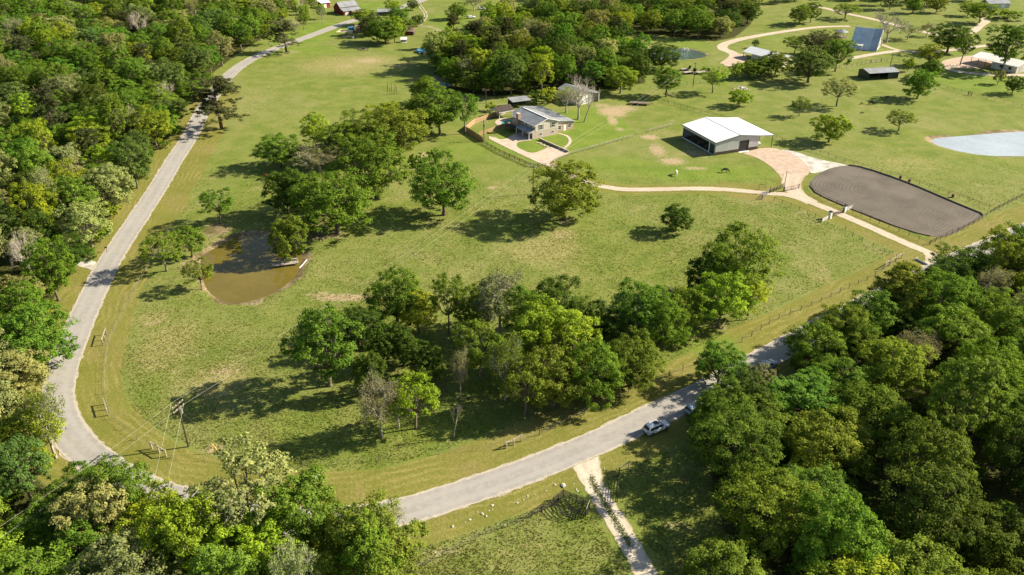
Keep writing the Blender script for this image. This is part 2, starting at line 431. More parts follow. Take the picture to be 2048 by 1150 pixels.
lush = np.maximum(lush, ellipses([(1400, 345, 170, 20, 0.75), (1240, 330, 120, 25, 0.6), (300, 780, 60, 60, 0.5), (600, 850, 120, 60, 0.5), (850, 855, 200, 40, 0.5), (1420, 690, 90, 40, 0.6),
    (600, 75, 80, 25, 0.7), (640, 60, 60, 20, 0.8), (900, 40, 60, 30, 0.6), (760, 15, 90, 14, 0.8), (620, 100, 100, 14, 0.6), (940, 300, 90, 25, 0.5), (1250, 1110, 60, 40, 0.3), (1700, 75, 120, 15, 0.5), (1960, 165, 110, 25, 0.8),
    (1900, 105, 90, 10, 0.5), (1380, 90, 60, 20, 0.6), (1560, 75, 90, 12, 0.5), (700, 430, 30, 10, 0.2), (1250, 450, 120, 30, 0.4), (1480, 430, 100, 25, 0.3), (1660, 340, 60, 6, 0.7), (1600, 380, 14, 10, 0.8)]))
dry = ellipses([(330, 690, 60, 60, 0.8), (440, 760, 60, 40, 0.9), (300, 640, 45, 25, 0.6), (1090, 500, 90, 35, 0.75), (1130, 470, 40, 20, 0.6), (690, 130, 110, 22, 0.7), (740, 122, 60, 12, 0.8), (800, 130, 40, 10, 0.6), (500, 200, 70, 60, 0.45),
    (1160, 560, 60, 25, 0.4), (1620, 530, 60, 25, 0.45), (1640, 555, 30, 14, 0.6), (980, 420, 80, 30, 0.4), (760, 330, 60, 30, 0.6), (1010, 1120, 60, 30, 0.5), (1060, 1090, 40, 20, 0.5), (1820, 330, 120, 25, 0.5), (1740, 300, 100, 15, 0.4),
    (1900, 245, 160, 20, 0.35), (1740, 240, 120, 30, 0.3), (600, 250, 130, 70, 0.35), (930, 545, 80, 30, 0.4), (660, 540, 50, 30, 0.45), (1390, 1060, 40, 20, 0.5), (870, 1120, 40, 20, 0.5), (1330, 265, 50, 10, 0.5)])
bare = ellipses([(690, 595, 70, 8, 1.0), (640, 588, 40, 5, 0.7), (735, 122, 30, 6, 0.75), (692, 132, 26, 6, 0.6), (795, 132, 16, 6, 0.5), (1225, 222, 32, 12, 1.0), (1245, 216, 40, 8, 0.8), (1205, 210, 22, 6, 0.7), (1262, 258, 22, 2.5, 0.5), (1225, 240, 12, 12, 0.85), (1240, 258, 12, 5, 0.7),
    (1300, 273, 22, 6, 0.9), (1315, 300, 20, 16, 0.8), (1345, 322, 30, 8, 0.9), (1390, 336, 30, 4, 0.8), (1400, 305, 40, 10, 0.7), (1380, 290, 20, 15, 0.6), (1120, 470, 30, 12, 0.62), (985, 375, 14, 4, 0.8), (445, 745, 30, 14, 0.62), (400, 705, 25, 8, 0.5), (350, 740, 20, 14, 0.5),
    (430, 895, 26, 12, 0.75), (380, 875, 14, 10, 0.4), (310, 645, 25, 6, 0.6), (845, 310, 10, 6, 0.9), (800, 392, 30, 20, 0.5), (640, 450, 28, 14, 0.6), (1650, 540, 20, 10, 0.55), (1350, 1050, 30, 12, 0.6), (1440, 1050, 40, 14, 0.5), (980, 870, 30, 6, 0.4), (900, 882, 26, 4, 0.5), (1380, 672, 30, 8, 0.8), (1440, 655, 22, 8, 0.7),
    (1085, 945, 8, 3, 0.4), (1150, 960, 30, 20, 0.3), (1025, 1090, 14, 10, 0.5), (1100, 1035, 14, 8, 0.4), (890, 1105, 60, 14, 0.55), (1400, 238, 20, 4, 0.6), (600, 395, 60, 20, 0.3), (925, 100, 12, 4, 0.6), (860, 165, 40, 8, 0.7), (1950, 132, 60, 8, 0.6), (1130, 445, 14, 5, 0.8), (1342, 240, 14, 3, 0.6), (1290, 245, 12, 3, 0.4), (840, 1140, 12, 30, 0.5), (440, 252, 26, 4, 0.5), (580, 105, 30, 5, 0.6), (1960, 60, 20, 6, 0.4), (1480, 178, 14, 4, 0.9), (1735, 95, 20, 6, 0.4)])
mud = np.zeros(GX.shape)
for pts, lev in PONDS:
    d = sdist(GX, GY, pts)
    mud = np.maximum(mud, sstep(3.6, 0.3, d + 3.0 * (vnoise(GX, GY, 0.22) - 0.5)) * (0.95 if pts is POND else 0.7))
mud = np.maximum(mud, ellipses([(430, 460, 45, 18, 0.7), (380, 530, 26, 26, 0.6), (640, 470, 80, 14, 0.6), (1840, 300, 60, 14, 0.35), (1560, 800, 60, 40, 0.4)]))
mud *= np.where((seg_dist(GX, GY, TRACK[::3])[0] < 4), 0, 1)

# woods, as areas of ground
WOOD_L = PP([(620, -40), (560, 40), (520, 80), (470, 110), (430, 150), (395, 205), (365, 265), (330, 318), (300, 365), (262, 425), (222, 485), (170, 560), (140, 620), (110, 690), (82, 745), (70, 800), (85, 860), (120, 905), (180, 955), (260, 1005), (330, 1040), (440, 1070), (580, 1092), (700, 1092), (770, 1090), (810, 1110), (830, 1160), (820, 1260), (-300, 1300), (-700, 600), (-500, 100), (-250, -40)])
WOOD_R = PP([(1395, 868), (1420, 838), (1470, 806), (1540, 764), (1620, 716), (1700, 672), (1790, 624), (1880, 580), (1960, 544), (2050, 505), (2170, 470), (2400, 520), (2300, 900), (2300, 1320), (1400, 1320), (1440, 1180), (1455, 1090), (1430, 1010), (1420, 930)])
WOOD_T = PP([(868, 150), (872, 118), (900, 95), (950, 86), (985, 60), (1030, 38), (1100, 40), (1190, 40), (1235, 60), (1262, 100), (1290, 140), (1290, 165), (1250, 172), (1215, 178), (1150, 180), (1110, 185), (1040, 188), (985, 192), (930, 185), (890, 172)])
WOOD_B = PP([(1130, 60), (1120, 20), (1060, -20), (1200, -60), (1500, -60), (1520, 10), (1500, 50), (1470, 74), (1430, 82), (1400, 80), (1350, 74), (1290, 66), (1200, 62)])
GROVE = PP([(640, 770), (720, 800), (800, 870), (920, 840), (1080, 850), (1230, 800), (1330, 740), (1420, 665), (1440, 620), (1240, 660), (1100, 640), (880, 650), (760, 650), (680, 700)])
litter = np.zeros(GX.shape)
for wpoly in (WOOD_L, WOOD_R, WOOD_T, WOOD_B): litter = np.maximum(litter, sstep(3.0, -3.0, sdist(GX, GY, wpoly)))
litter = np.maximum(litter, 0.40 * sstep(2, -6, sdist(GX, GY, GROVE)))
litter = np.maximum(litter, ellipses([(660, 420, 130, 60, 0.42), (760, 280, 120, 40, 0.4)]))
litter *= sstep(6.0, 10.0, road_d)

V = np.stack([GX.ravel(), GY.ravel(), GZ.ravel()], 1)
ny, nx = GX.shape
idx = np.arange(ny * nx).reshape(ny, nx)
quads = np.stack([idx[:-1, :-1], idx[:-1, 1:], idx[1:, 1:], idx[1:, :-1]], -1).reshape(-1)
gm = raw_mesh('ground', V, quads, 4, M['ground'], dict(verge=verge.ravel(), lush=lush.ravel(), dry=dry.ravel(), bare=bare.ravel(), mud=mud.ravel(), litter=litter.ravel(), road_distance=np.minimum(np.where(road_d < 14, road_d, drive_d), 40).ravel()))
gm.polygons.foreach_set('use_smooth', np.ones(len(gm.polygons), bool))
ground = bpy.data.objects.new('ground', gm); C.objects.link(ground); tag(ground, kind='structure')

def strip(name, line, width, mat, lift, jitter=0.12, seed=0, label=None, n=8):
    """a draped ribbon along a centre line; width may be a function of arc length fraction"""
    rs = np.random.RandomState(seed)
    k = len(line)
    tan = np.gradient(line, axis=0); tan /= np.linalg.norm(tan, axis=1)[:, None]
    nor = np.stack([-tan[:, 1], tan[:, 0]], 1)
    w = np.array([width(i / (k - 1)) if callable(width) else width for i in range(k)]) / 2
    jl, jr = rs.randn(k) * jitter, rs.randn(k) * jitter
    us = np.linspace(-1, 1, n)
    vs, ac = [], []
    for i in range(k):
        for j, u in enumerate(us):
            d = u * w[i] + (jr[i] if j == n - 1 else jl[i] if j == 0 else 0)
            vs.append(line[i] + nor[i] * d); ac.append(u)
    vs = np.array(vs); z = hz(vs[:, 0], vs[:, 1]) + lift
    id_ = np.arange(k * n).reshape(k, n)
    q = np.stack([id_[:-1, :-1], id_[1:, :-1], id_[1:, 1:], id_[:-1, 1:]], -1)[:, :, ::-1].reshape(-1)
    me = raw_mesh(name, np.column_stack([vs, z]), q, 4, mat, dict(across=np.array(ac)))
    o = bpy.data.objects.new(name, me); C.objects.link(o)
    return tag(o, kind='structure', label=label)
def patch(name, pts, mat, lift, cell=1.2, attr=False, kind='structure'):
    """a draped sheet over a polygon: triangulated outline with inner points"""
    bm = bmesh.new()
    pts = smooth(pts, cell, True) if len(pts) < 60 else pts
    vs = [bm.verts.new((p[0], p[1], 0)) for p in pts]
    f = bm.faces.new(vs)
    if f.normal.z < 0: f.normal_flip()
    bmesh.ops.triangulate(bm, faces=[f])
    for _ in range(6):
        es = [e for e in bm.edges if e.calc_length() > cell * 2.2]
        if not es: break
        bmesh.ops.subdivide_edges(bm, edges=es, cuts=1)
        bmesh.ops.triangulate(bm, faces=[f for f in bm.faces if len(f.verts) > 3])
    bmesh.ops.recalc_face_normals(bm, faces=bm.faces)
    co = np.array([v.co[:2] for v in bm.verts])
    zz = hz(co[:, 0], co[:, 1]) + lift
    for v, z in zip(bm.verts, zz): v.co.z = z
    bm.normal_update()
    if sum(f.normal.z for f in bm.faces) < 0: bmesh.ops.reverse_faces(bm, faces=bm.faces)
    me = bpy.data.meshes.new(name); bm.to_mesh(me); bm.free(); me.materials.append(mat)
    if attr:
        a = me.attributes.new('edge', 'FLOAT', 'POINT'); a.data.foreach_set('value', seg_dist(co[:, 0], co[:, 1], pts, True)[0].astype(np.float32))
    me.polygons.foreach_set('use_smooth', np.ones(len(me.polygons), bool))
    o = bpy.data.objects.new(name, me); C.objects.link(o)
    return tag(o, kind=kind)
strip('road_shoulder', ROAD, 6.0, M['shoulder'], 0.035, 0.14, 1)
strip('road', ROAD, 5.7, M['asphalt'], 0.055, 0.09, 2, n=12)
strip('driveway', DRIVE, lambda f: 3.0 + 3.0 * max(0, 1 - f * 14), M['drive'], 0.045, 0.10, 3)
strip('barn_driveway', DRIVE2, lambda f: 4.4 + 2.0 * f, M['drive'], 0.038, 0.10, 4)
strip('gravel_track', TRACK, lambda f: 3.3 + 2.4 * max(0, 0.25 - f) * 4, M['track'], 0.03, 0.16, 5)
strip('farm_lane', LANE, lambda f: 6.0 - 2.6 * f, M['drive'], 0.05, 0.10, 6)
strip('upper_lane', LANE2, 4.4, M['drive'], 0.06, 0.1, 7)
strip('yard_lane', LANE3, 3.8, M['drive'], 0.05, 0.1, 8)
strip('shed_lane', LANE4, 4.4, M['drive'], 0.06, 0.1, 9)
strip('cottage_path', LANE5, 2.4, M['drive'], 0.04, 0.1, 10)
for off, sd_ in ((-0.8, 11), (0.8, 12)):
    tn = np.gradient(FARTRACK, axis=0); tn /= np.linalg.norm(tn, axis=1)[:, None]
    strip('wheel_rut', FARTRACK + np.stack([-tn[:, 1], tn[:, 0]], 1) * off, 0.55, M['drive'], 0.05, 0.12, sd_, n=4)
patch('stub_driveway', PP([(158, 513), (178, 520), (206, 531), (196, 546), (176, 538), (150, 530)]), M['whitegravel'], 0.03)
patch('barn_apron', APRON, M['pinkgravel'], 0.03)
patch('caliche_patch', WHITEGRAVEL, M['whitegravel'], 0.02)
patch('house_driveway', CONCRETE, M['concrete'], 0.08, 1.0)
patch('riding_arena', ARENA, M['arena'], 0.06, 1.3, True)
for nm, pts, lev, mt in (('muddy_pond', POND, -0.4, 'muddy'), ('lake', LAKE, -0.4, 'lake'), ('small_pond', TANK, -0.3, 'tank')):
    c = pts.mean(0); big_ = c + (pts - c) * 1.02
    mb = MB(); mb.poly([(x, y, lev) for x, y in (big_ if np.sum(np.cross(pts, np.roll(pts, -1, 0))) > 0 else big_[::-1])])
    tag(mb.build(nm, M[mt]), kind='structure')
# parking yard of pink gravel by the white-roofed house
patch('yard_gravel', PP([(1455, 116), (1475, 108), (1492, 110), (1490, 122), (1470, 132), (1448, 130)]), M['pinkgravel'], 0.07)
patch('shed_yard', PP([(1885, 122), (1930, 112), (1965, 112), (1985, 125), (1960, 135), (1900, 135)]), M['pinkgravel'], 0.03)
# ------------------------------------------------------------------ trees
def leaf_material():
    t = NT('leaves')
    oc = t.new('ShaderNodeObjectInfo').outputs['Color']
    k = t.attr('tint')
    hsv = t.new('ShaderNodeHueSaturation'); t.put(hsv.inputs['Color'], oc)
    t.put(hsv.inputs['Value'], t.ramp(k, 0.0, 1.0, 0.62, 1.45)); t.put(hsv.inputs['Hue'], t.ramp(k, 0, 1, 0.515, 0.487)); hsv.inputs['Saturation'].default_value = 1.0
    col = hsv.outputs[0]
    t.set(col, 0.75, 0.06)
    tr = t.new('ShaderNodeBsdfTranslucent')
    g2 = t.mix(1.0, col, (1.0, 1.08, 0.5), 'MULTIPLY')
    t.put(tr.inputs[0], g2)
    mx = t.new('ShaderNodeMixShader'); mx.inputs[0].default_value = 0.40
    t.t.links.new(t.bsdf.outputs[0], mx.inputs[1]); t.t.links.new(tr.outputs[0], mx.inputs[2]); t.t.links.new(mx.outputs[0], t.out.inputs[0])
    return t.m
M['leaf'] = leaf_material()
M['bark'] = worn('bark', (0.145, 0.115, 0.085), 0.4, 3, 0.95, 0.1, bump=0.5)
M['palebark'] = worn('pale_bark', (0.20, 0.17, 0.13), 0.4, 3, 0.95, 0.1, bump=0.4)
M['twig'] = worn('dry_twigs', (0.40, 0.355, 0.285), 0.3, 2, 0.95, 0.1)

def unit(v): return v / np.maximum(np.linalg.norm(v, axis=-1, keepdims=True), 1e-9)
def leaves(rs, cen, nor, size, tint):
    """folded diamond leaves"""
    n = len(cen)
    a = unit(np.cross(nor, rs.randn(n, 3))); b = np.cross(nor, a)
    s = (size * rs.uniform(0.7, 1.3, n))[:, None]
    tipdrop = nor * s * 0.25
    v = np.stack([cen + a * s - tipdrop, cen + b * s * 0.62, cen - a * s - tipdrop, cen - b * s * 0.62], 1).reshape(-1, 3)
    return v, np.repeat(tint, 4)
def crown_points(rs, R, z0, z1, lobes, clumps, per, leaf, flat=0.95, low=-0.25, gap=0.0, droop=0.0, lobe_r=0.46):
    """billowing crown: lobes on an ellipsoid, clumps on lobes, leaves on clumps"""
    zc, hh = (z0 + z1) / 2, (z1 - z0) / 2
    C_, N_, T_ = [], [], []
    lob = []
    ga = math.pi * (3 - 5 ** 0.5); ph = rs.rand() * 6.28
    for i in range(lobes):
        f = (i + 0.5) / lobes
        cz = 1 - f * (1 - low)
        rad = math.sqrt(max(0, 1 - cz * cz)) if cz > -1 else 0
        th = ph + i * ga + rs.randn() * 0.25
        q = rs.uniform(0.48, 0.76)
        c = np.array([R * rad * math.cos(th) * q, R * rad * math.sin(th) * q, zc + hh * cz * q * 0.9])
        lob.append((c, R * lobe_r * rs.uniform(0.75, 1.2)))
    lob.append((np.array([0, 0, zc + hh * 0.1]), R * 0.5))
    for c, r in lob:
        if rs.rand() < gap: continue
        lt = rs.uniform(-0.12, 0.12)
        for _ in range(clumps):
            d = unit(rs.randn(3) + 0.5 * unit(c - np.array([0, 0, zc])) + np.array([0, 0, 0.15]))
            cc = c + d * r * rs.uniform(0.6, 1.0) * np.array([1, 1, flat * max(hh / R, 0.7)])
            rc = R * rs.uniform(0.10, 0.19)
            k = int(per * rs.uniform(0.6, 1.4))
            dd = unit(rs.randn(k, 3))
            dd[:, 2] = np.where(dd[:, 2] < -0.3, -dd[:, 2], dd[:, 2])
            pos = cc + dd * rc * rs.uniform(0.35, 1.0, (k, 1)) * np.array([1, 1, 0.7])
            if droop: pos[:, 2] -= droop * (np.hypot(pos[:, 0], pos[:, 1]) / R) ** 2
            out = unit(pos - np.array([0, 0, zc - hh * 0.35]))
            nr = unit(dd * 0.75 + out * 0.55 + rs.randn(k, 3) * 0.45 + np.array([0, 0, 0.25]))
            C_.append(pos); N_.append(nr)
            T_.append(np.clip(0.5 + lt + rs.uniform(-0.16, 0.16) + rs.randn(k) * 0.14, 0, 1))
    cen, nor, tn = np.concatenate(C_), np.concatenate(N_), np.concatenate(T_)
    keep = (cen[:, 2] > z0 * 0.8)
    v, tt = leaves(rs, cen[keep], nor[keep], leaf, tn[keep])
    return v, tt, lob
def limb(mb, rs, a, b, r0, r1, n=5, sides=5, bend=0.12):
    a, b = np.array(a, float), np.array(b, float)
    L = np.linalg.norm(b - a); off = rs.randn(3) * L * bend
    pts = [a + (b - a) * t + off * math.sin(math.pi * t) * (1 - 0.3 * t) for t in np.linspace(0, 1, n)]
    mb.tube(pts, list(np.linspace(r0, r1, n)), sides)
    return pts
def trunk_mesh(name, rs, H, R, split, lob, r, mat, lean=0.0):
    mb = MB()
    top = np.array([lean * split, rs.randn() * 0.15, split])
    # root flare, bole
    pts = [np.array([0, 0, -0.25]), np.array([0, 0, 0.25]), top * 0.45 + rs.randn(3) * 0.06 * np.array([1, 1, 0]), top]
    mb.tube(pts, [r * 1.7, r * 1.12, r * 0.92, r * 0.8], 8)
    for c, lr in lob:
        ps = limb(mb, rs, top - np.array([0, 0, 0.1]), c, r * rs.uniform(0.38, 0.55), r * 0.14, 5, 5)
        for _ in range(4):
            limb(mb, rs, ps[rs.randint(2, 4)], c + unit(rs.randn(3) + np.array([0, 0, 0.4])) * lr * 0.85, r * 0.14, r * 0.03, 4, 3)
    return mb.mesh(name, mat, True)
def crown_mesh(name, v, t): return raw_mesh(name, v, np.arange(len(v)), 4, M['leaf'], dict(tint=t))
def bare_branches(rs, H, R, r, depth=5, n0=4, up=0.45, spread=0.8, trunk=0.28, lean=(0, 0)):
    """a leafless fork tree: returns bark mesh builder and twig-tip points"""
    mb = MB(); tips = []
    base = np.array([0, 0, -0.2]); top = np.array([lean[0], lean[1], H * trunk])
    mb.tube([base, top * 0.5 + rs.randn(3) * 0.05, top], [r * 1.3, r, r * 0.8], 7)
    def grow(p, d, L, rad, k):
        q = p + d * L + rs.randn(3) * L * 0.08
        mb.tube([p, (p + q) / 2 + rs.randn(3) * L * 0.06, q], [rad, rad * 0.8, rad * 0.62], 5 if k > 3 else 3, False)
        tips.append(q)
        if k == 0: return
        for i in range(3 if k > 1 else 4):
            nd = unit(d + unit(rs.randn(3)) * spread + np.array([0, 0, up * 0.35]))
            grow(p + (q - p) * rs.uniform(0.55, 1.0), nd, L * rs.uniform(0.58, 0.82), rad * rs.uniform(0.5, 0.66), k - 1)
    L0 = (H * (1 - trunk)) * 0.40
    for i in range(n0):
        th = i * 6.283 / n0 + rs.rand()
        grow(top, unit(np.array([math.cos(th) * R / H * 1.6, math.sin(th) * R / H * 1.6, 1.0])), L0 * rs.uniform(0.8, 1.15), r * 0.6, depth - 1)
    a = np.array(mb.v); z = a[:, 2].max(); w = np.abs(a[:, :2]).max()
    k = np.array([R / w, R / w, H / z]); mb.v = [tuple(q) for q in a * k]
    return mb, np.array(tips) * k

PROTO = {}
def proto(kind, trunk_me, crown_me, H, W): PROTO.setdefault(kind, []).append((trunk_me, crown_me, H, W))
def half_extent(v): return np.percentile(np.hypot(v[:, 0], v[:, 1]), 98), v[:, 2].max()
def leafy(kind, seed, H, R, z0, split, lobes, clumps, per, leaf, r, mat='bark', **kw):
    rs = np.random.RandomState(seed)
    v, t, lob = crown_points(rs, R, z0, H, lobes, clumps, per, leaf, **kw)
    w, h = half_extent(v)
    proto(kind, trunk_mesh(kind + '_trunk', rs, H, R, split, lob, r, M[mat]), crown_mesh(kind + '_crown', v, t), h, 2 * w)
for i in range(4): leafy('oak', 10 + i, 12, 6.0, 0.7, 2.2, 17, 17, 62, 0.155, 0.36, low=-0.92)
for i in range(3): leafy('elm', 20 + i, 12, 4.8, 0.9, 2.8, 17, 14, 56, 0.145, 0.24, 'palebark', low=-0.8, lobe_r=0.38, gap=0.06)
for i in range(2): leafy('loose', 30 + i, 12, 4.8, 2.2, 3.6, 15, 11, 40, 0.15, 0.22, 'palebark', low=-0.7, gap=0.12, lobe_r=0.38)
for i in range(2): leafy('round', 40 + i, 8, 4.0, 0.5, 1.3, 15, 16, 52, 0.13, 0.2, low=-0.85, lobe_r=0.46)
for i in range(2): leafy('tall', 50 + i, 16, 4.8, 1.8, 4.4, 18, 15, 56, 0.16, 0.28, low=-0.9, lobe_r=0.38)
for i in range(3): leafy('shrub', 60 + i, 3.4, 2.3, 0.1, 0.5, 9, 10, 46, 0.12, 0.08, low=-0.6, lobe_r=0.5)
for i in range(2):      # pine: long bole, flat tiers of needles
    rs = np.random.RandomState(70 + i); Hh, R = 18.0, 6.2
    C_, N_, T_, lob = [], [], [], []
    for k in range(52):
        f = rs.rand() ** 0.8
        z = 3.6 + f * 13.6; rr = R * (1.0 - 0.72 * max(0, f - 0.15)) * rs.uniform(0.35, 1.0)
        th = rs.rand() * 6.28
        c = np.array([rr * math.cos(th), rr * math.sin(th), z + 0.25 * rr * 0.3]); lob.append((c, 1.2))
        for m in range(9):
            cc = c + rs.randn(3) * np.array([1.0, 1.0, 0.35]); n = 46
            d = unit(rs.randn(n, 3)); pos = cc + d * rs.uniform(0.2, 0.75, (n, 1)) * np.array([1, 1, 0.55])
            C_.append(pos); N_.append(unit(d + rs.randn(n, 3) * 0.6 + np.array([0, 0, 0.4]))); T_.append(np.clip(0.45 + rs.randn(n) * 0.17, 0, 1))
    v, tt = leaves(rs, np.concatenate(C_), np.concatenate(N_), 0.17, np.concatenate(T_))
    mb = MB(); ax = [np.array([0, 0, -0.2]), np.array([0.1, 0, 5]), np.array([0.3, 0.1, 11]), np.array([0.2, 0.2, 17.2])]
    mb.tube(ax, [0.42, 0.32, 0.22, 0.06], 8)
    for c, lr in lob: limb(mb, rs, (0.2, 0.1, c[2] - 0.10 * np.hypot(c[0], c[1])), c, 0.08, 0.025, 4, 4, 0.05)
    w, h = half_extent(v)
    proto('pine', mb.mesh('pine_trunk', M['bark'], True), crown_mesh('pine_crown', v, tt), h, 2 * w)
for i in range(2):
    rs = np.random.RandomState(80 + i); mb, tips = bare_branches(rs, 10, 4.6, 0.26, 6, 5, 0.5, 0.75)
    proto('bare', mb.mesh('bare_branches', M['twig']), None, 10, 9.2)
for i in range(2):      # grey twiggy tree just coming into leaf
    rs = np.random.RandomState(90 + i); mb, tips = bare_branches(rs, 10, 4.8, 0.26, 6, 5, 0.4, 0.85)
    tp = tips[rs.rand(len(tips)) < 0.62]; k = 3
    pos = np.repeat(tp, k, 0) + rs.randn(len(tp) * k, 3) * 0.22
    v, tt = leaves(rs, pos, unit(rs.randn(len(pos), 3) + np.array([0, 0, 0.6])), 0.13, np.clip(0.5 + rs.randn(len(pos)) * 0.2, 0, 1))
    proto('semi', mb.mesh('budding_branches', M['twig']), crown_mesh('budding_crown', v, tt), 10, 9.6)
rs = np.random.RandomState(99); mb, tips = bare_branches(rs, 10, 3.2, 0.2, 5, 3, 0.7, 0.55, 0.35, (1.4, 0))
proto('leaning', mb.mesh('leaning_branches', M['twig']), None, 10, 6.4)

TINT = dict(dark=(0.087, 0.140, 0.020), mid=(0.148, 0.224, 0.025), green=(0.143, 0.241, 0.027), olive=(0.185, 0.237, 0.029), bright=(0.265, 0.345, 0.027), yellow=(0.370, 0.413, 0.035),
            pale=(0.290, 0.308, 0.105), pine=(0.111, 0.123, 0.047), grey=(0.222, 0.222, 0.105), blue=(0.136, 0.199, 0.045))
TINT_NAMES = {('oak', 'dark'): 'dark_oak', ('oak', 'olive'): 'olive_oak', ('oak', 'green'): 'green_oak', ('elm', 'pale'): 'pale_elm', ('elm', 'bright'): 'bright_elm', ('elm', 'yellow'): 'bright_elm', ('elm', 'blue'): 'blue_elm'}  # same oak and elm models, names split by leaf tint alone, no real species
NAMES = dict(oak='oak_tree', elm='elm_tree', loose='pecan_tree', round='round_tree', tall='tall_tree', shrub='shrub', pine='pine_tree', bare='bare_tree', semi='budding_tree', leaning='leaning_tree')
tr_rng = np.random.RandomState(7)
def tree(kind, x, y, h, w, tint='mid', label=None, group=None, rot=None, var=None, z=None, jit=0.12):
    ps = PROTO[kind]; tm, cm, H0, W0 = ps[(tr_rng.randint(len(ps)) if var is None else var) % len(ps)]
    root = empty(TINT_NAMES.get((kind, tint), NAMES[kind]), (x, y, hz1(x, y) if z is None else z), tr_rng.rand() * 6.28 if rot is None else rot, label=label, cat='shrub' if kind == 'shrub' else 'tree', group=group)
    root.scale = (w / W0, w / W0, h / H0)
    t = bpy.data.objects.new('trunk', tm); C.objects.link(t); t.parent = root
    if cm is not None:
        c = bpy.data.objects.new('crown', cm); C.objects.link(c); c.parent = root
        col = np.array(TINT[tint]) * (1 + tr_rng.uniform(-jit, jit)) * (1 + tr_rng.uniform(-jit, jit, 3) * np.array([0.7, 0.3, 0.7]))
        c.color = (*col, 1)
    return root
def ptree(kind, px, py, top, wpx, tint, label, group=None, **kw):
    """tree surveyed by its foot, its top and its crown width in the photograph"""
    x, y = P(px, py)
    h = height_of(x, y, top); k = px_per_m(x, y, h * 0.6)
    return tree(kind, x, y, max(h * 0.97, 1.0), 1.12 * wpx / k, tint, label, group, **kw)

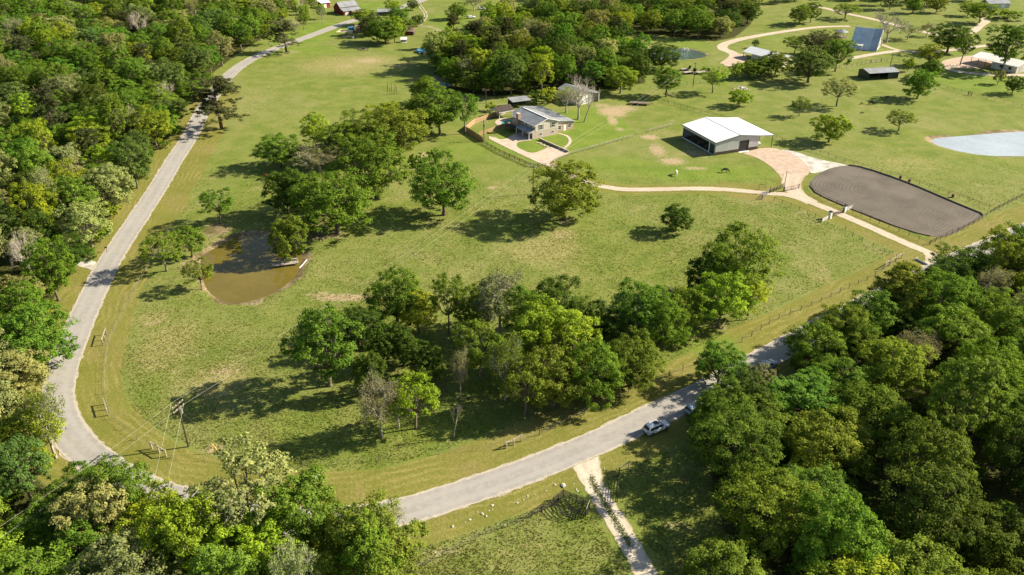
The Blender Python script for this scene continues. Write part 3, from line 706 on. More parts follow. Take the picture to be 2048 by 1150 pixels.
TREES = [
 # by the muddy pond and the pasture clump
 ('oak', 676, 467, 338, 152, 'green', 'broad green oak with a thick dark trunk near the muddy pond'),
 ('round', 584, 517, 421, 72, 'olive', 'olive tree at the landward end of the wooden dock'),
 ('oak', 752, 396, 260, 140, 'mid', 'tall oak with pale lower trunk, between the pond oak and the house drive'),
 ('oak', 888, 430, 302, 128, 'mid', 'lobed dark green oak standing alone in the pasture below the house'),
 ('oak', 1128, 440, 318, 138, 'olive', 'dense olive oak beside the utility pole and the gravel drive'),
 ('round', 1351, 463, 411, 66, 'dark', 'small round dark tree alone in the open pasture'),
 ('loose', 441, 447, 376, 66, 'green', 'small slender green tree on the grass above the muddy pond'),
 ('elm', 384, 513, 447, 60, 'mid', 'narrow dark tree on the bare bank of the muddy pond'),
 ('loose', 334, 543, 466, 78, 'mid', 'double-stemmed tree between the road and the muddy pond'),
 ('loose', 403, 578, 516, 58, 'olive', 'thin leaning tree at the water edge of the muddy pond'),
 ('pine', 444, 259, 152, 108, 'pine', 'big dark pine overhanging the straight road'),
 ('pine', 573, 105, 38, 62, 'grey', 'grey-green pine at the corner of the field where the road turns'),
 ('oak', 563, 334, 262, 84, 'green', 'compact green oak casting shade over the chestnut horse'),
 ('semi', 640, 345, 288, 110, 'grey', 'grey half-bare tree in the clump between two oaks'),
 ('round', 577, 428, 335, 80, 'dark', 'dark leafy tree at the back of the pond clump'),
 ('elm', 622, 440, 345, 80, 'mid', 'leafy tree tucked behind the pond oak'),
 ('elm', 634, 300, 225, 62, 'bright', 'yellow-topped tree at the field end of the pasture clump'),
 ('elm', 690, 330, 238, 90, 'mid', 'mid-green tree in the belt above the pasture clump'),
 ('oak', 735, 320, 215, 110, 'olive', 'wide olive oak in the middle of the tree belt'),
 ('oak', 800, 310, 208, 120, 'olive', 'wide olive oak at the house end of the tree belt'),
 ('elm', 775, 275, 205, 80, 'bright', 'bright green tree peeking over the tree belt'),
 ('oak', 846, 262, 185, 90, 'mid', 'bushy tree at the back of the tree belt'),
 ('elm', 880, 268, 173, 96, 'green', 'tall clean-stemmed tree on the mown grass beside the board fence'),
 ('loose', 930, 268, 180, 62, 'green', 'slender tree by the corner of the wooden privacy fence'),
 ('round', 853, 210, 150, 64, 'mid', 'rounded tree in front of the rusty-roofed shed'),
 ('shrub', 835, 345, 305, 36, 'mid', 'low bush below the tree belt beside the bare soil'),
 ('shrub', 870, 330, 296, 30, 'green', 'small bush at the end of the tree belt'),
 ('shrub', 592, 470, 440, 40, 'dark', 'dark bush on the far bank of the muddy pond'),
 ('shrub', 983, 222, 203, 26, 'bright', 'light green shrub in front of the pool pavilion'),
 # the grove in the middle of the lower pasture
 ('oak', 796, 652, 530, 118, 'mid', 'dark green oak at the back corner of the grove'),
 ('elm', 838, 665, 585, 84, 'yellow', 'luminous yellow-green tree under the back oak of the grove'),
 ('loose', 898, 668, 541, 68, 'mid', 'slim open-crowned tree at the back edge of the grove'),
 ('semi', 1000, 672, 530, 136, 'grey', 'large grey half-bare tree rising from the grove'),
 ('oak', 1110, 668, 552, 120, 'dark', 'dark green oak beside the grey half-bare tree'),
 ('elm', 660, 772, 612, 140, 'green', 'tall loose-leaved tree at the pond end of the grove'),
 ('round', 770, 735, 640, 66, 'dark', 'small dark tree in the shade of the grove beside the tall loose tree'),
 ('round', 808, 730, 648, 64, 'dark', 'dark leafy tree in the heart of the grove'),
 ('round', 742, 790, 702, 62, 'dark', 'dark cone of foliage standing out at the front of the grove'),
 ('semi', 764, 876, 750, 86, 'grey', 'pale twiggy tree with an ivy-clad trunk at the front of the grove'),
 ('loose', 832, 858, 748, 92, 'bright', 'fresh green sapling between the twiggy trees'),
 ('semi', 798, 856, 770, 70, 'pale', 'small twiggy tree beside the fresh green sapling'),
 ('leaning', 907, 876, 806, 44, 'grey', 'leafless tree leaning over beside the fence'),
 ('semi', 922, 800, 690, 52, 'grey', 'thin grey tree in the shaded middle of the grove'),
 ('semi', 1010, 800, 665, 100, 'olive', 'scrubby tan tree in the middle of the grove'),
 ('elm', 1085, 735, 608, 130, 'bright', 'bright yellow-green tree topping the grove'),
 ('loose', 1140, 755, 625, 110, 'bright', 'second bright tree, spilling down behind the olive oaks'),
 ('oak', 1105, 815, 690, 130, 'olive', 'olive oak at the road side of the grove'),
 ('oak', 1180, 810, 678, 120, 'mid', 'dense oak in the row facing the road'),
 ('oak', 1262, 772, 668, 122, 'olive', 'rounded olive oak at the road end of the grove'),
 ('round', 1215, 790, 715, 90, 'dark', 'low dark tree wedged between the road-side oaks'),
 ('loose', 1050, 830, 720, 90, 'olive', 'loose olive tree at the road edge of the grove'),
 ('oak', 950, 660, 565, 90, 'mid', 'dense green oak filling the back of the grove beside the slim tree'),
 ('elm', 1050, 690, 575, 110, 'green', 'leafy green tree in the middle of the back row of the grove'),
 ('oak', 1170, 690, 590, 100, 'dark', 'dark oak linking the two halves of the grove'),
 ('round', 1225, 700, 625, 80, 'dark', 'low dark tree in the gap of the grove'),
 ('oak', 720, 700, 610, 90, 'dark', 'dark oak behind the tall loose tree of the grove'),
 ('round', 850, 760, 680, 80, 'dark', 'low bushy tree in the shaded heart of the grove'),
 ('loose', 960, 760, 645, 100, 'mid', 'leafing tree in the shaded heart of the grove'),
 ('oak', 1320, 700, 590, 90, 'mid', 'mid-green oak between the two straight trunks of the grove'),
 ('oak', 1442, 868, 768, 118, 'mid', 'mid-green oak overhanging the cars parked on the verge'),
 ('oak', 1482, 838, 745, 110, 'dark', 'dark oak at the corner of the roadside wood'),
 ('round', 1508, 800, 732, 74, 'grey', 'grey-leaved bushy tree in front of the half hidden car'),
 ('shrub', 1402, 862, 812, 60, 'mid', 'bush beside the half hidden pale blue car'),
 ('oak', 1618, 738, 645, 112, 'mid', 'mid-green oak hanging over the road past the half hidden car'),
 ('oak', 1672, 706, 608, 116, 'olive', 'sunlit olive oak hiding the road past the half hidden car'),
 ('elm', 1728, 678, 582, 104, 'green', 'green elm in the row that hides the road'),
 ('oak', 1785, 646, 556, 112, 'olive', 'broad olive oak in the row that hides the road'),
 ('oak', 1842, 618, 540, 90, 'mid', 'mid-green oak at the end of the row that hides the road'),
 ('elm', 1280, 685, 556, 108, 'green', 'leafy green tree at the eastern end of the grove'),
 ('oak', 1358, 672, 574, 98, 'olive', 'olive oak with a straight trunk on bare soil'),
 ('elm', 1436, 656, 546, 120, 'bright', 'sunlit green tree at the pasture end of the grove'),
 ('loose', 1494, 640, 556, 72, 'yellow', 'pale yellow-green tree at the very end of the grove'),
 ('oak', 1462, 600, 450, 152, 'olive', 'tallest olive oak of the grove, towering over the yellow tree'),
 ('round', 1402, 610, 505, 74, 'dark', 'dark tree at the foot of the tallest oak'),
 ('oak', 1436, 770, 688, 98, 'green', 'neat rounded bright oak beside the road and parked cars'),
 # the foreground wood that hides the road
 ('loose', 512, 1092, 900, 190, 'pale', 'tall airy tree hiding the road at the foot of the curve'),
 ('oak', 425, 1130, 1000, 160, 'mid', 'dark bushy oak beside the tall airy tree that hides the road'),
 ('elm', 615, 1112, 962, 160, 'green', 'leafy elm between the airy tree and the round sunlit oak'),
 ('oak', 745, 1180, 1013, 200, 'olive', 'round sunlit oak below the long curve of the road'),
 ('elm', 210, 1100, 968, 130, 'pale', 'pale grey-green tree outside the sharp bend'),
 ('semi', 112, 915, 770, 120, 'olive', 'straggly half-bare tree overhanging the road at the sharp bend'),
 ('elm', 45, 800, 690, 130, 'pale', 'pale yellow-green tree at the roadside above the bend'),
 ('oak', 85, 745, 610, 150, 'green', 'wide green tree spreading over the road edge'),
 # around the house
 ('bare', 1156, 238, 150, 78, 'grey', 'tan leafless tree between the house and the grey workshop'),
 ('leaning', 1168, 243, 160, 58, 'grey', 'bare pruned tree with upright branches in front of the workshop'),
 ('semi', 1132, 225, 168, 60, 'pale', 'budding tree behind the house roof'),
 ('shrub', 1102, 205, 172, 46, 'yellow', 'golden shrub behind the house'),
 ('shrub', 1072, 205, 178, 34, 'mid', 'green shrub beside the low dark carport'),
 ('elm', 1240, 186, 126, 64, 'bright', 'lime-green tree next to the workshop'),
 ('tall', 1332, 192, 130, 56, 'mid', 'tall narrow tree where the power lines cross'),
 ('oak', 1322, 140, 78, 70, 'dark', 'dark ragged tree beside the small pond'),
 ('bare', 1285, 132, 90, 60, 'grey', 'bare tree on the bank of the small pond'),
 ('loose', 1425, 185, 130, 52, 'bright', 'small bright tree in the paddock near the flatbed trailers'),
 ('round', 1478, 212, 177, 48, 'bright', 'low yellow-green tree in the paddock by the rubble pile'),
 ('loose', 1598, 232, 193, 36, 'olive', 'little slanting tree in the paddock beyond the barn'),
 ('round', 1657, 285, 226, 72, 'bright', 'bushy bright green tree beside the barn fence'),
 ('loose', 1673, 212, 153, 66, 'pale', 'airy pale green tree in the paddock'),
 ('loose', 1797, 262, 221, 54, 'olive', 'flat-topped small tree alone near the lake'),
 ('oak', 1834, 197, 134, 62, 'green', 'green tree shading the black cattle'),
 ('oak', 1616, 164, 88, 82, 'blue', 'dark blue-green oak in front of the white-roofed house'),
 ('elm', 1670, 142, 76, 60, 'green', 'bright green tree beside the dark oak'),
 ('oak', 1640, 112, 56, 80, 'pine', 'brownish dark tree behind the blue-green oak'),
 ('loose', 1588, 108, 70, 46, 'mid', 'small tree behind the white-roofed house'),
 ('shrub', 1510, 95, 76, 14, 'dark', 'narrow dark conifer by the white-roofed house'),
 ('round', 1550, 148, 100, 56, 'olive', 'leafy tree hiding the white-roofed house'),
 ('round', 1520, 152, 112, 56, 'mid', 'leafy tree at the front wall of the white-roofed house'),
 ('round', 1470, 158, 122, 30, 'bright', 'small light tree at the end of the paddock hedge'),
 ('round', 1500, 155, 120, 46, 'mid', 'bushy tree in the paddock hedge'),
 ('bare', 1772, 84, 18, 92, 'grey', 'large grey bare tree behind the blue A-frame house'),
 ('semi', 1815, 78, 46, 46, 'pale', 'small twiggy tree behind the A-frame lawn'),
 ('loose', 1690, 38, 6, 50, 'olive', 'spreading tree above the gravel lane'),
 ('oak', 1894, 104, 42, 72, 'dark', 'dark spreading tree beside the yard lane'),
 ('semi', 1853, 72, 44, 38, 'grey', 'grey tree at the bend of the upper lane'),
 ('loose', 1920, 130, 56, 44, 'mid', 'slim leaning tree beside the yard gravel'),
 ('elm', 2004, 140, 46, 84, 'mid', 'big light tree leaning over the white-roofed shed'),
 ('elm', 1855, 130, 84, 46, 'yellow', 'yellow-green tree by the fence of the yard'),
 ('round', 1860, 158, 116, 44, 'mid', 'round tree behind the paddock shade tree'),
 ('shrub', 1815, 142, 114, 24, 'bright', 'young feathery tree by the yard fence'),
 ('shrub', 1995, 168, 138, 24, 'pale', 'pale young willow on the mown lawn'),
 ('round', 2024, 187, 150, 38, 'dark', 'small dark tree on the lawn at the edge of the place'),
 ('oak', 1598, 50, 6, 44, 'mid', 'oak at the near edge of the upper meadow'),
 ('elm', 1620, 46, 2, 36, 'mid', 'upright tree beside the meadow oak'),
 ('elm', 1958, 46, 4, 50, 'bright', 'light tree beside the bend of the upper lane'),
 ('elm', 1935, 32, 4, 36, 'bright', 'small light tree behind the lane bend'),
 ('shrub', 2015, 38, 18, 60, 'bright', 'wide light bush in front of the far pale shed'),
 # the yard at the far end of the field
 ('elm', 755, 84, 40, 46, 'mid', 'leafy tree over the shade sail end of the yard'),
 ('round', 812, 66, 34, 40, 'mid', 'round tree behind the garden hut'),
 ('oak', 772, 88, 32, 66, 'mid', 'dark oak at the front of the yard with the shade sail'),
 ('elm', 790, 85, 30, 46, 'bright', 'bright tree beside the dark yard oak'),
 ('oak', 745, 70, 24, 56, 'dark', 'dark tree over the yard sheds'),
 ('elm', 728, 50, 16, 44, 'bright', 'light tree by the road above the yard'),
 ('oak', 797, 46, 10, 46, 'green', 'green oak behind the yard'),
 ('elm', 786, 24, -4, 30, 'bright', 'small bright tree beside the far road'),
 ('round', 836, 52, 28, 28, 'dark', 'small dark tree at the edge of the far meadow'),
 ('round', 826, 20, -2, 24, 'dark', 'dark round bush by the far gate'),
 ('oak', 916, 38, 2, 42, 'green', 'round oak in the far meadow'),
 ('semi', 948, 20, -8, 40, 'grey', 'pinkish bare tree in the far meadow'),
 ('semi', 984, 42, 12, 32, 'pale', 'thin pale tree at the wood edge'),
 ('semi', 816, 70, 48, 34, 'grey', 'twiggy shrub over the yard hut'),
 ('pine', 950, 108, 36, 52, 'pine', 'pine standing above the wood edge'),
 ('oak', 898, 138, 64, 96, 'mid', 'massive oak at the corner of the wood'),
 ('semi', 945, 172, 105, 80, 'pale', 'pale twiggy tree at the wood edge near the shed'),
 ('tall', 1005, 180, 96, 70, 'green', 'tall green tree at the wood edge behind the house'),
 ('elm', 1022, 190, 104, 60, 'blue', 'slim-trunked tree behind the pool pavilion'),
]
for a in TREES: ptree(*a)

def scatter(poly, spacing, seed, ok=None):
    """blue-noise points inside a polygon; spacing may vary with y"""
    rs = np.random.RandomState(seed); lo, hi = poly.min(0), poly.max(0)
    n = int((hi - lo).prod() / 4)
    pts = rs.uniform(lo, hi, (n, 2)); pts = pts[inside(pts[:, 0], pts[:, 1], poly)]
    if ok is not None: pts = pts[ok(pts[:, 0], pts[:, 1])]
    keep = np.zeros((0, 2))
    for p in pts:
        s = spacing(p[1]) if callable(spacing) else spacing
        if len(keep) == 0 or np.min(np.hypot(*(keep - p).T)) > s: keep = np.vstack([keep, p])
    return keep
def wood(pts, mixture, wname, hrange, seed, wmul=1.25, spacing=8.0, zone=None):
    rs = np.random.RandomState(seed)
    kinds, ps = [m[:3] for m in mixture], np.array([m[3] for m in mixture], float); ps /= ps.sum()
    for x, y in pts:
        kind, tint, desc = kinds[rs.choice(len(kinds), p=ps)]
        h = rs.uniform(*hrange); s = spacing(y) if callable(spacing) else spacing
        w = s * wmul * rs.uniform(0.85, 1.2)
        if kind in ('tall', 'pine'): h *= 1.25; w *= 0.85
        if kind in ('bare', 'semi'): w *= 0.8
        wn_ = zone(x, y) if zone else wname
        tree(kind, x, y, h, w, tint, f'{desc} {wn_}', f'{desc} {wn_}', jit=0.2)
rd = lambda d: (lambda x, y: seg_dist(x, y, ROAD[::3])[0] > d)
seen = lambda x, y: (np.abs(x) < (y * CT + CAM_H * ST) * 0.64 + 9) & (y > 66) & (y < 560)
MIX_L = [('oak', 'mid', 'mid-green broad oak', 2.6), ('oak', 'green', 'leaf-green oak', 1.6), ('oak', 'dark', 'dark green oak', 1.5), ('elm', 'green', 'fresh green elm', 2.6), ('elm', 'pale', 'pale green elm', 2.6), ('elm', 'bright', 'light yellow-green tree', 1.6), ('tall', 'mid', 'tall full-crowned tree', 1.4),
         ('semi', 'pale', 'grey budding tree', 0.9), ('bare', 'grey', 'leafless tree', 0.3), ('pine', 'pine', 'dull dark pine', 0.5), ('elm', 'blue', 'bluish-green elm', 1.2)]
def zone_l(x, y):
    d = float(seg_dist(np.array([x]), np.array([y]), ROAD[::4])[0][0])
    row = 'at the roadside' if d < 14 else 'back from the road'
    if y < 118: return row + ' in the wood outside the sharp bend'
    if y < 165: return row + ' in the wood below the white stub driveway'
    if y < 235: return row + ' in the wood opposite the muddy pond'
    if y < 320: return row + ' in the wood opposite the roadside pine'
    return row + ' in the wood stretching towards the red barns'
def zone_r(x, y):
    d = float(seg_dist(np.array([x]), np.array([y]), ROAD[::4])[0][0])
    row = 'lining the road' if d < 13 else 'set back from the road'
    if y < 105: return row + ' in the wood beside the gravel track'
    if y < 150: return row + ' in the wood behind the parked cars'
    return row + ' in the wood facing the riding arena'
sp_l = lambda y: 7.4 + 1.8 * min(1, max(0, (y - 90) / 300))
pts = scatter(WOOD_L, sp_l, 3, lambda x, y: rd(5.6)(x, y) & seen(x, y))
print('left wood', len(pts)); wood(pts, MIX_L, 'in the dense wood along the outer side of the road', (8.0, 16.5), 4, 1.45, sp_l, zone_l)
MIX_R = [('oak', 'mid', 'mid-green oak', 3.0), ('oak', 'olive', 'sunlit olive oak', 3.0), ('elm', 'green', 'fresh green elm', 1.6), ('oak', 'dark', 'dark oak', 1.4), ('elm', 'bright', 'yellow-green tree', 1.2), ('tall', 'olive', 'tall olive tree', 1.0), ('semi', 'grey', 'grey twiggy tree', 0.4)]
OPEN_R = PP([(1390, 880), (1430, 815), (1540, 755), (1650, 690), (1665, 722), (1570, 790), (1490, 835), (1450, 900), (1420, 930)])
pts = scatter(WOOD_R, 8.6, 13, lambda x, y: rd(6.0)(x, y) & seen(x, y) & ~inside(x, y, OPEN_R))
print('right wood', len(pts)); wood(pts, MIX_R, 'in the shady wood behind the parked cars', (7.5, 16.0), 14, 1.45, 8.8, zone_r)
MIX_T = [('elm', 'bright', 'light green tree', 1.0), ('oak', 'green', 'leaf-green oak', 1.5), ('oak', 'mid', 'full green oak', 2.4), ('oak', 'olive', 'olive oak', 2.0), ('oak', 'dark', 'deep green oak', 2.0), ('elm', 'green', 'green elm', 1.6), ('pine', 'pine', 'dark pine', 0.6), ('semi', 'pale', 'pale twiggy tree', 1.0), ('elm', 'pale', 'pale green elm', 1.2)]
pts = scatter(WOOD_T, 8.2, 23, seen); print('house wood', len(pts)); wood(pts, MIX_T, 'in the wood behind the house', (8, 16.5), 24, 1.4, 8.2)
pts = scatter(WOOD_B, 10.5, 33, seen); print('far wood', len(pts)); wood(pts, MIX_T, 'in the far wood beyond the small pond', (10, 15), 34, 1.3, 10.5)
SPARSE = PP([(470, 112), (520, 80), (570, 40), (620, 10), (640, 22), (660, 34), (640, 52), (580, 76), (530, 96)])
pts = scatter(SPARSE, 9.5, 43, lambda x, y: rd(6)(x, y)); print('sparse', len(pts))
wood(pts, [('loose', 'mid', 'thin young tree', 2), ('elm', 'bright', 'bright young tree', 1.5), ('bare', 'grey', 'bare sapling', 0.5)], 'in the open grass by the red barns', (7, 11), 44, 0.8, 8)
FAR_R = PP([(1480, -50), (1500, 0), (1560, 10), (1620, -4), (1720, 4), (1780, 22), (1860, 32), (1920, 14), (1960, -6), (2060, -10), (2300, -50)])
pts = scatter(FAR_R, 13, 53, lambda x, y: (y < 570) & (seg_dist(x, y, LANE2[::3])[0] > 5)); print('far right', len(pts))
wood(pts, MIX_T + [('bare', 'grey', 'grey bare tree', 0.5)], 'along the far end of the meadows', (8, 12), 54, 0.9, 12)
FAR_M = PP([(850, -45), (880, -30), (900, -6), (960, -8), (1010, -8), (1060, -30), (1000, -60)])
pts = scatter(FAR_M, 10, 63); print('far mid', len(pts)); wood(pts, MIX_T, 'at the far edge of the far meadow', (8, 12), 64, 1.1, 10)
# undergrowth that closes the foot of the woods along the road
for poly, nm, sd_, tn in ((WOOD_L, 'leafy shrub at the foot of the roadside wood', 73, ('green', 'mid', 'bright')), (WOOD_R, 'shady shrub at the edge of the wood behind the parked cars', 74, ('mid', 'olive', 'green'))):
    pts = scatter(poly, 5.0, sd_, lambda x, y: (seg_dist(x, y, ROAD[::3])[0] > 5.0) & (seg_dist(x, y, ROAD[::3])[0] < np.where(y < 150, 60, 10.5)) & seen(x, y) & (y < 330))
    rs = np.random.RandomState(sd_); print(nm, len(pts))
    for x, y in pts: tree('shrub', x, y, rs.uniform(2.0, 4.5), rs.uniform(3.2, 5.5), tn[rs.randint(3)], nm, nm)
# ------------------------------------------------------------------ materials of built things
M['wood'] = worn('weathered_timber', (0.23, 0.185, 0.135), 0.35, 2.5, 0.9, 0.15)
M['darkwood'] = worn('creosoted_timber', (0.085, 0.065, 0.048), 0.35, 2.5, 0.85, 0.2)
M['palewood'] = worn('silvered_timber', (0.40, 0.355, 0.285), 0.3, 2.5, 0.9, 0.15)
M['tanwood'] = worn('tan_fence_boards', (0.40, 0.27, 0.15), 0.28, 2.0, 0.9, 0.15)
M['steel'] = worn('galvanised_wire', (0.42, 0.42, 0.40), 0.2, 3, 0.45, 0.5, 0.6)
M['wire'] = worn('power_cable', (0.60, 0.58, 0.46), 0.1, 3, 0.5, 0.4, 0.3)
M['rust'] = worn('rusty_pipe', (0.15, 0.085, 0.05), 0.4, 3, 0.8, 0.3)
M['blackpaint'] = worn('black_paint', (0.025, 0.025, 0.027), 0.3, 2, 0.5, 0.4)
M['white'] = worn('white_paint', (0.78, 0.77, 0.73), 0.1, 1.2, 0.6, 0.4)
M['whiteroof'] = ribbed('white_metal_roof', (0.80, 0.80, 0.79), 1, 0.9, 0.35, 0.06)
M['whiteroof_x'] = ribbed('white_metal_roof_sheets', (0.80, 0.80, 0.79), 0, 0.9, 0.35, 0.06)
M['greyroof'] = ribbed('grey_metal_roof', (0.30, 0.31, 0.32), 1, 0.5, 0.6, 0.22)
M['greyroof_x'] = ribbed('grey_metal_roof_sheets', (0.30, 0.31, 0.32), 0, 0.5, 0.6, 0.22)
M['blueroof'] = ribbed('blue_metal_roof', (0.66, 0.74, 0.82), 0, 0.6, 0.6, 0.2)
M['blueroof_dark'] = ribbed('darker_blue_metal_roof', (0.42, 0.49, 0.57), 0, 0.6, 0.6, 0.2)
M['rustroof'] = worn('rusted_roof_sheets', (0.32, 0.22, 0.17), 0.4, 0.8, 0.7, 0.3)
M['darkroof'] = worn('brown_shingle_roof', (0.075, 0.058, 0.048), 0.3, 1.5, 0.9, 0.2, bump=0.4)
M['barnwall'] = ribbed('light_grey_wall_sheets', (0.50, 0.50, 0.485), 0, 0.9, 0.6, 0.12)
M['barnwall_y'] = ribbed('light_grey_side_sheets', (0.50, 0.50, 0.485), 1, 0.9, 0.6, 0.12)
M['wainscot'] = ribbed('dark_brown_wainscot', (0.075, 0.055, 0.045), 0, 0.9, 0.5, 0.2)
M['siding'] = worn('beige_siding', (0.50, 0.46, 0.385), 0.12, 0.8, 0.8, 0.25)
M['creamwall'] = worn('cream_wall', (0.60, 0.55, 0.455), 0.14, 0.7, 0.85, 0.2)
M['redwall'] = ribbed('red_barn_boards', (0.27, 0.05, 0.035), 1, 0.4, 0.5, 0.3, 0.8, 0.2)
M['greensheet'] = ribbed('dark_green_sheets', (0.035, 0.055, 0.05), 0, 0.5, 0.5, 0.25)
M['glass'] = NT('window_glass').set((0.02, 0.025, 0.03), 0.08, 0.6).m
M['bluecover'] = worn('blue_tarpaulin', (0.06, 0.28, 0.50), 0.2, 1.5, 0.5, 0.4)
M['sail'] = worn('cream_shade_cloth', (0.62, 0.52, 0.28), 0.12, 1.0, 0.8, 0.2)
M['poolwater'] = water('pool_water', (0.12, 0.42, 0.40), 0.05, 0.05)
M['rock'] = worn('pale_limestone', (0.50, 0.46, 0.37), 0.3, 3, 0.95, 0.1, bump=0.5)
M['tyre'] = worn('black_rubber', (0.02, 0.02, 0.02), 0.3, 4, 0.85, 0.2)
M['yellow'] = worn('yellow_plastic', (0.70, 0.50, 0.05), 0.15, 2, 0.5, 0.4)
M['darkfloor'] = worn('dark_earth_floor', (0.10, 0.08, 0.06), 0.3, 1, 0.95, 0.1)
def brick_material():
    t = NT('tan_brick')
    b = t.new('ShaderNodeTexBrick'); t.put(b.inputs['Vector'], t.co()); b.inputs['Scale'].default_value = 4.0
    b.inputs['Color1'].default_value = (0.42, 0.30, 0.22, 1); b.inputs['Color2'].default_value = (0.33, 0.22, 0.155, 1); b.inputs['Mortar'].default_value = (0.45, 0.40, 0.34, 1)
    n = t.noise(2.0, 4)
    t.set(t.mix(0.35, b.outputs['Color'], t.mix(t.ramp(n, 0.35, 0.65), (0.30, 0.205, 0.15), (0.50, 0.38, 0.29))), 0.9, 0.15)
    return t.m
M['brick'] = brick_material()

# ------------------------------------------------------------------ fences
def fence(name, label, line, spacing=3.6, h=1.25, post=0.09, rails=(), wires=(0.5, 0.85, 1.15), mat='darkwood', rail_mat=None, group=None, world_pts=False, cat='fence', wire_r=0.012, rail_t=0.05, skip=(), wmat='steel'):
    pts = np.array(line) if world_pts else PP(line)
    seg = np.linalg.norm(np.diff(pts, axis=0), axis=1); cum = np.concatenate([[0], np.cumsum(seg)])
    n = max(1, int(round(cum[-1] / spacing)))
    at = [np.array([np.interp(s, cum, pts[:, 0]), np.interp(s, cum, pts[:, 1])]) for s in np.linspace(0, cum[-1], n + 1)]
    z = [hz1(*p) for p in at]
    o = Vector((at[0][0], at[0][1], z[0]))
    root = empty(name, o, label=label, cat=cat, group=group)
    rs = np.random.RandomState(int(abs(o.x * 7 + o.y * 3)) % 9999)
    key = (name, round(h, 2), post, mat)
    pm = MB().box((-post / 2, -post / 2, -0.3), (post / 2, post / 2, h)).mesh('post', M[mat])
    for i, p in enumerate(at):
        q = bpy.data.objects.new('post', pm); C.objects.link(q); q.parent = root
        q.location = Vector((p[0], p[1], z[i])) - o
        d = at[min(i + 1, n)] - at[max(i - 1, 0)]
        q.rotation_euler = (rs.randn() * 0.025, rs.randn() * 0.025, math.atan2(d[1], d[0]))
        q.scale = (1, 1, rs.uniform(0.93, 1.06))
    for rz, rh in rails:
        for i in range(n):
            if i in skip: continue
            a = Vector((*at[i], z[i] + rz + rs.randn() * 0.015)) - o; b = Vector((*at[i + 1], z[i + 1] + rz + rs.randn() * 0.015)) - o
            MB().bar(a, b, rail_t, rh).build('rail', M[rail_mat or mat], root)
    for wz in wires:
        mb = MB(); mb.tube([Vector((*p, zz + wz)) - o for p, zz in zip(at, z)], wire_r, 3)
        mb.build('wire', M[wmat], root)
    return root
def hbrace(label, a, b, h=1.45, mat='palewood', n=2, name='fence_brace'):
    """a stretch of stout posts tied by a top rail"""
    A, B = P(*a), P(*b)
    return fence(name, label, [A, B], np.linalg.norm(B - A) / n, h, 0.17, ((h - 0.15, 0.14),), (), mat, None, world_pts=True, cat='fence', rail_t=0.14)

fence('wire_fence', 'thin post-and-wire fence between the mown verge and the pasture round the bend', [(345, 452), (318, 498), (290, 548), (262, 598), (236, 645), (217, 690), (210, 745), (211, 800), (226, 838), (262, 870), (310, 905), (342, 915)], 4.4, 1.15, 0.07, (), (0.4, 0.75, 1.05), 'wood', wire_r=0.009)
fence('wire_fence', 'sparse wire fence along the mown verge below the grove', [(345, 916), (470, 925), (600, 934), (740, 925), (900, 906), (1010, 896)], 5.5, 1.1, 0.06, (), (0.4, 0.75, 1.05), 'wood', wire_r=0.009)
fence('wire_fence', 'dark post-and-wire fence between the grove and the road', [(1044, 883), (1095, 865), (1148, 838), (1200, 812), (1270, 782), (1352, 747), (1440, 712), (1515, 666), (1545, 643), (1600, 622), (1650, 600), (1700, 576), (1745, 556), (1772, 537), (1790, 525)], 3.4, 1.25, 0.09, (), (0.4, 0.75, 1.1), 'darkwood')
hbrace('weathered timber fence brace on the verge beside the outer curve of the pasture', (206, 690), (213, 668), 1.5)
hbrace('weathered timber fence brace near the sharp bend, above the utility pole', (217, 830), (210, 808), 1.5)
hbrace('short timber fence brace at the foot of the utility pole', (305, 897), (333, 913), 1.5)
hbrace('pale timber rail of the fence beside the long curve of the road', (1013, 897), (1043, 883), 1.4)
hbrace('pale timber rail at the corner of the pasture by the driveway mouth', (1768, 538), (1803, 517), 1.5, n=3)
fence('wire_fence', 'post-and-wire fence along the lower side of the gravel drive', [(1690, 461), (1712, 478), (1745, 495), (1775, 510), (1792, 518)], 3.6, 1.2, 0.09, (), (0.4, 0.75, 1.1), 'darkwood')
fence('wire_fence', 'post-and-wire fence from the cattle gate to the white pillars', [(1548, 402), (1562, 408), (1590, 418), (1620, 431), (1645, 444)], 3.0, 1.3, 0.09, ((1.1, 0.05),), (0.4, 0.75), 'darkwood')
fence('arena_fence', 'dark pipe fence along the driveway side of the riding arena', [(1621, 372), (1624, 384), (1645, 398), (1684, 414), (1703, 424), (1760, 449), (1806, 468), (1858, 490)], 3.0, 1.3, 0.08, ((1.2, 0.06), (0.7, 0.05)), (), 'blackpaint', rail_t=0.05)
fence('pipe_fence', 'dark pipe fence between the riding arena and the road', [(1860, 490), (1884, 477), (1920, 462), (1955, 445), (1985, 425), (2015, 409), (2050, 392), (2120, 361)], 2.6, 1.35, 0.09, ((1.25, 0.07), (0.75, 0.05)), (0.35,), 'darkwood', rail_t=0.06)
fence('pipe_fence', 'pipe fence on the lake side of the riding arena', [(1640, 308), (1690, 325), (1740, 340), (1800, 357), (1860, 377), (1920, 397), (1978, 419)], 3.0, 1.25, 0.07, ((1.2, 0.05), (0.7, 0.04)), (), 'darkwood', rail_t=0.05)
fence('pipe_fence', 'pipe fence running from the flatbed trailer behind the white barn', [(1325, 203), (1370, 216), (1420, 229), (1470, 243), (1510, 257), (1548, 276), (1592, 294), (1640, 308)], 3.0, 1.25, 0.08, ((1.2, 0.06), (0.7, 0.05)), (0.35,), 'darkwood', rail_t=0.05)
fence('wire_fence', 'pipe fence closing the paddock below the mown lawn', [(1868, 168), (1905, 180), (1936, 189), (1980, 199), (2020, 208), (2060, 219)], 3.4, 1.3, 0.09, ((1.2, 0.06), (0.65, 0.04)), (), 'wood', rail_t=0.05)
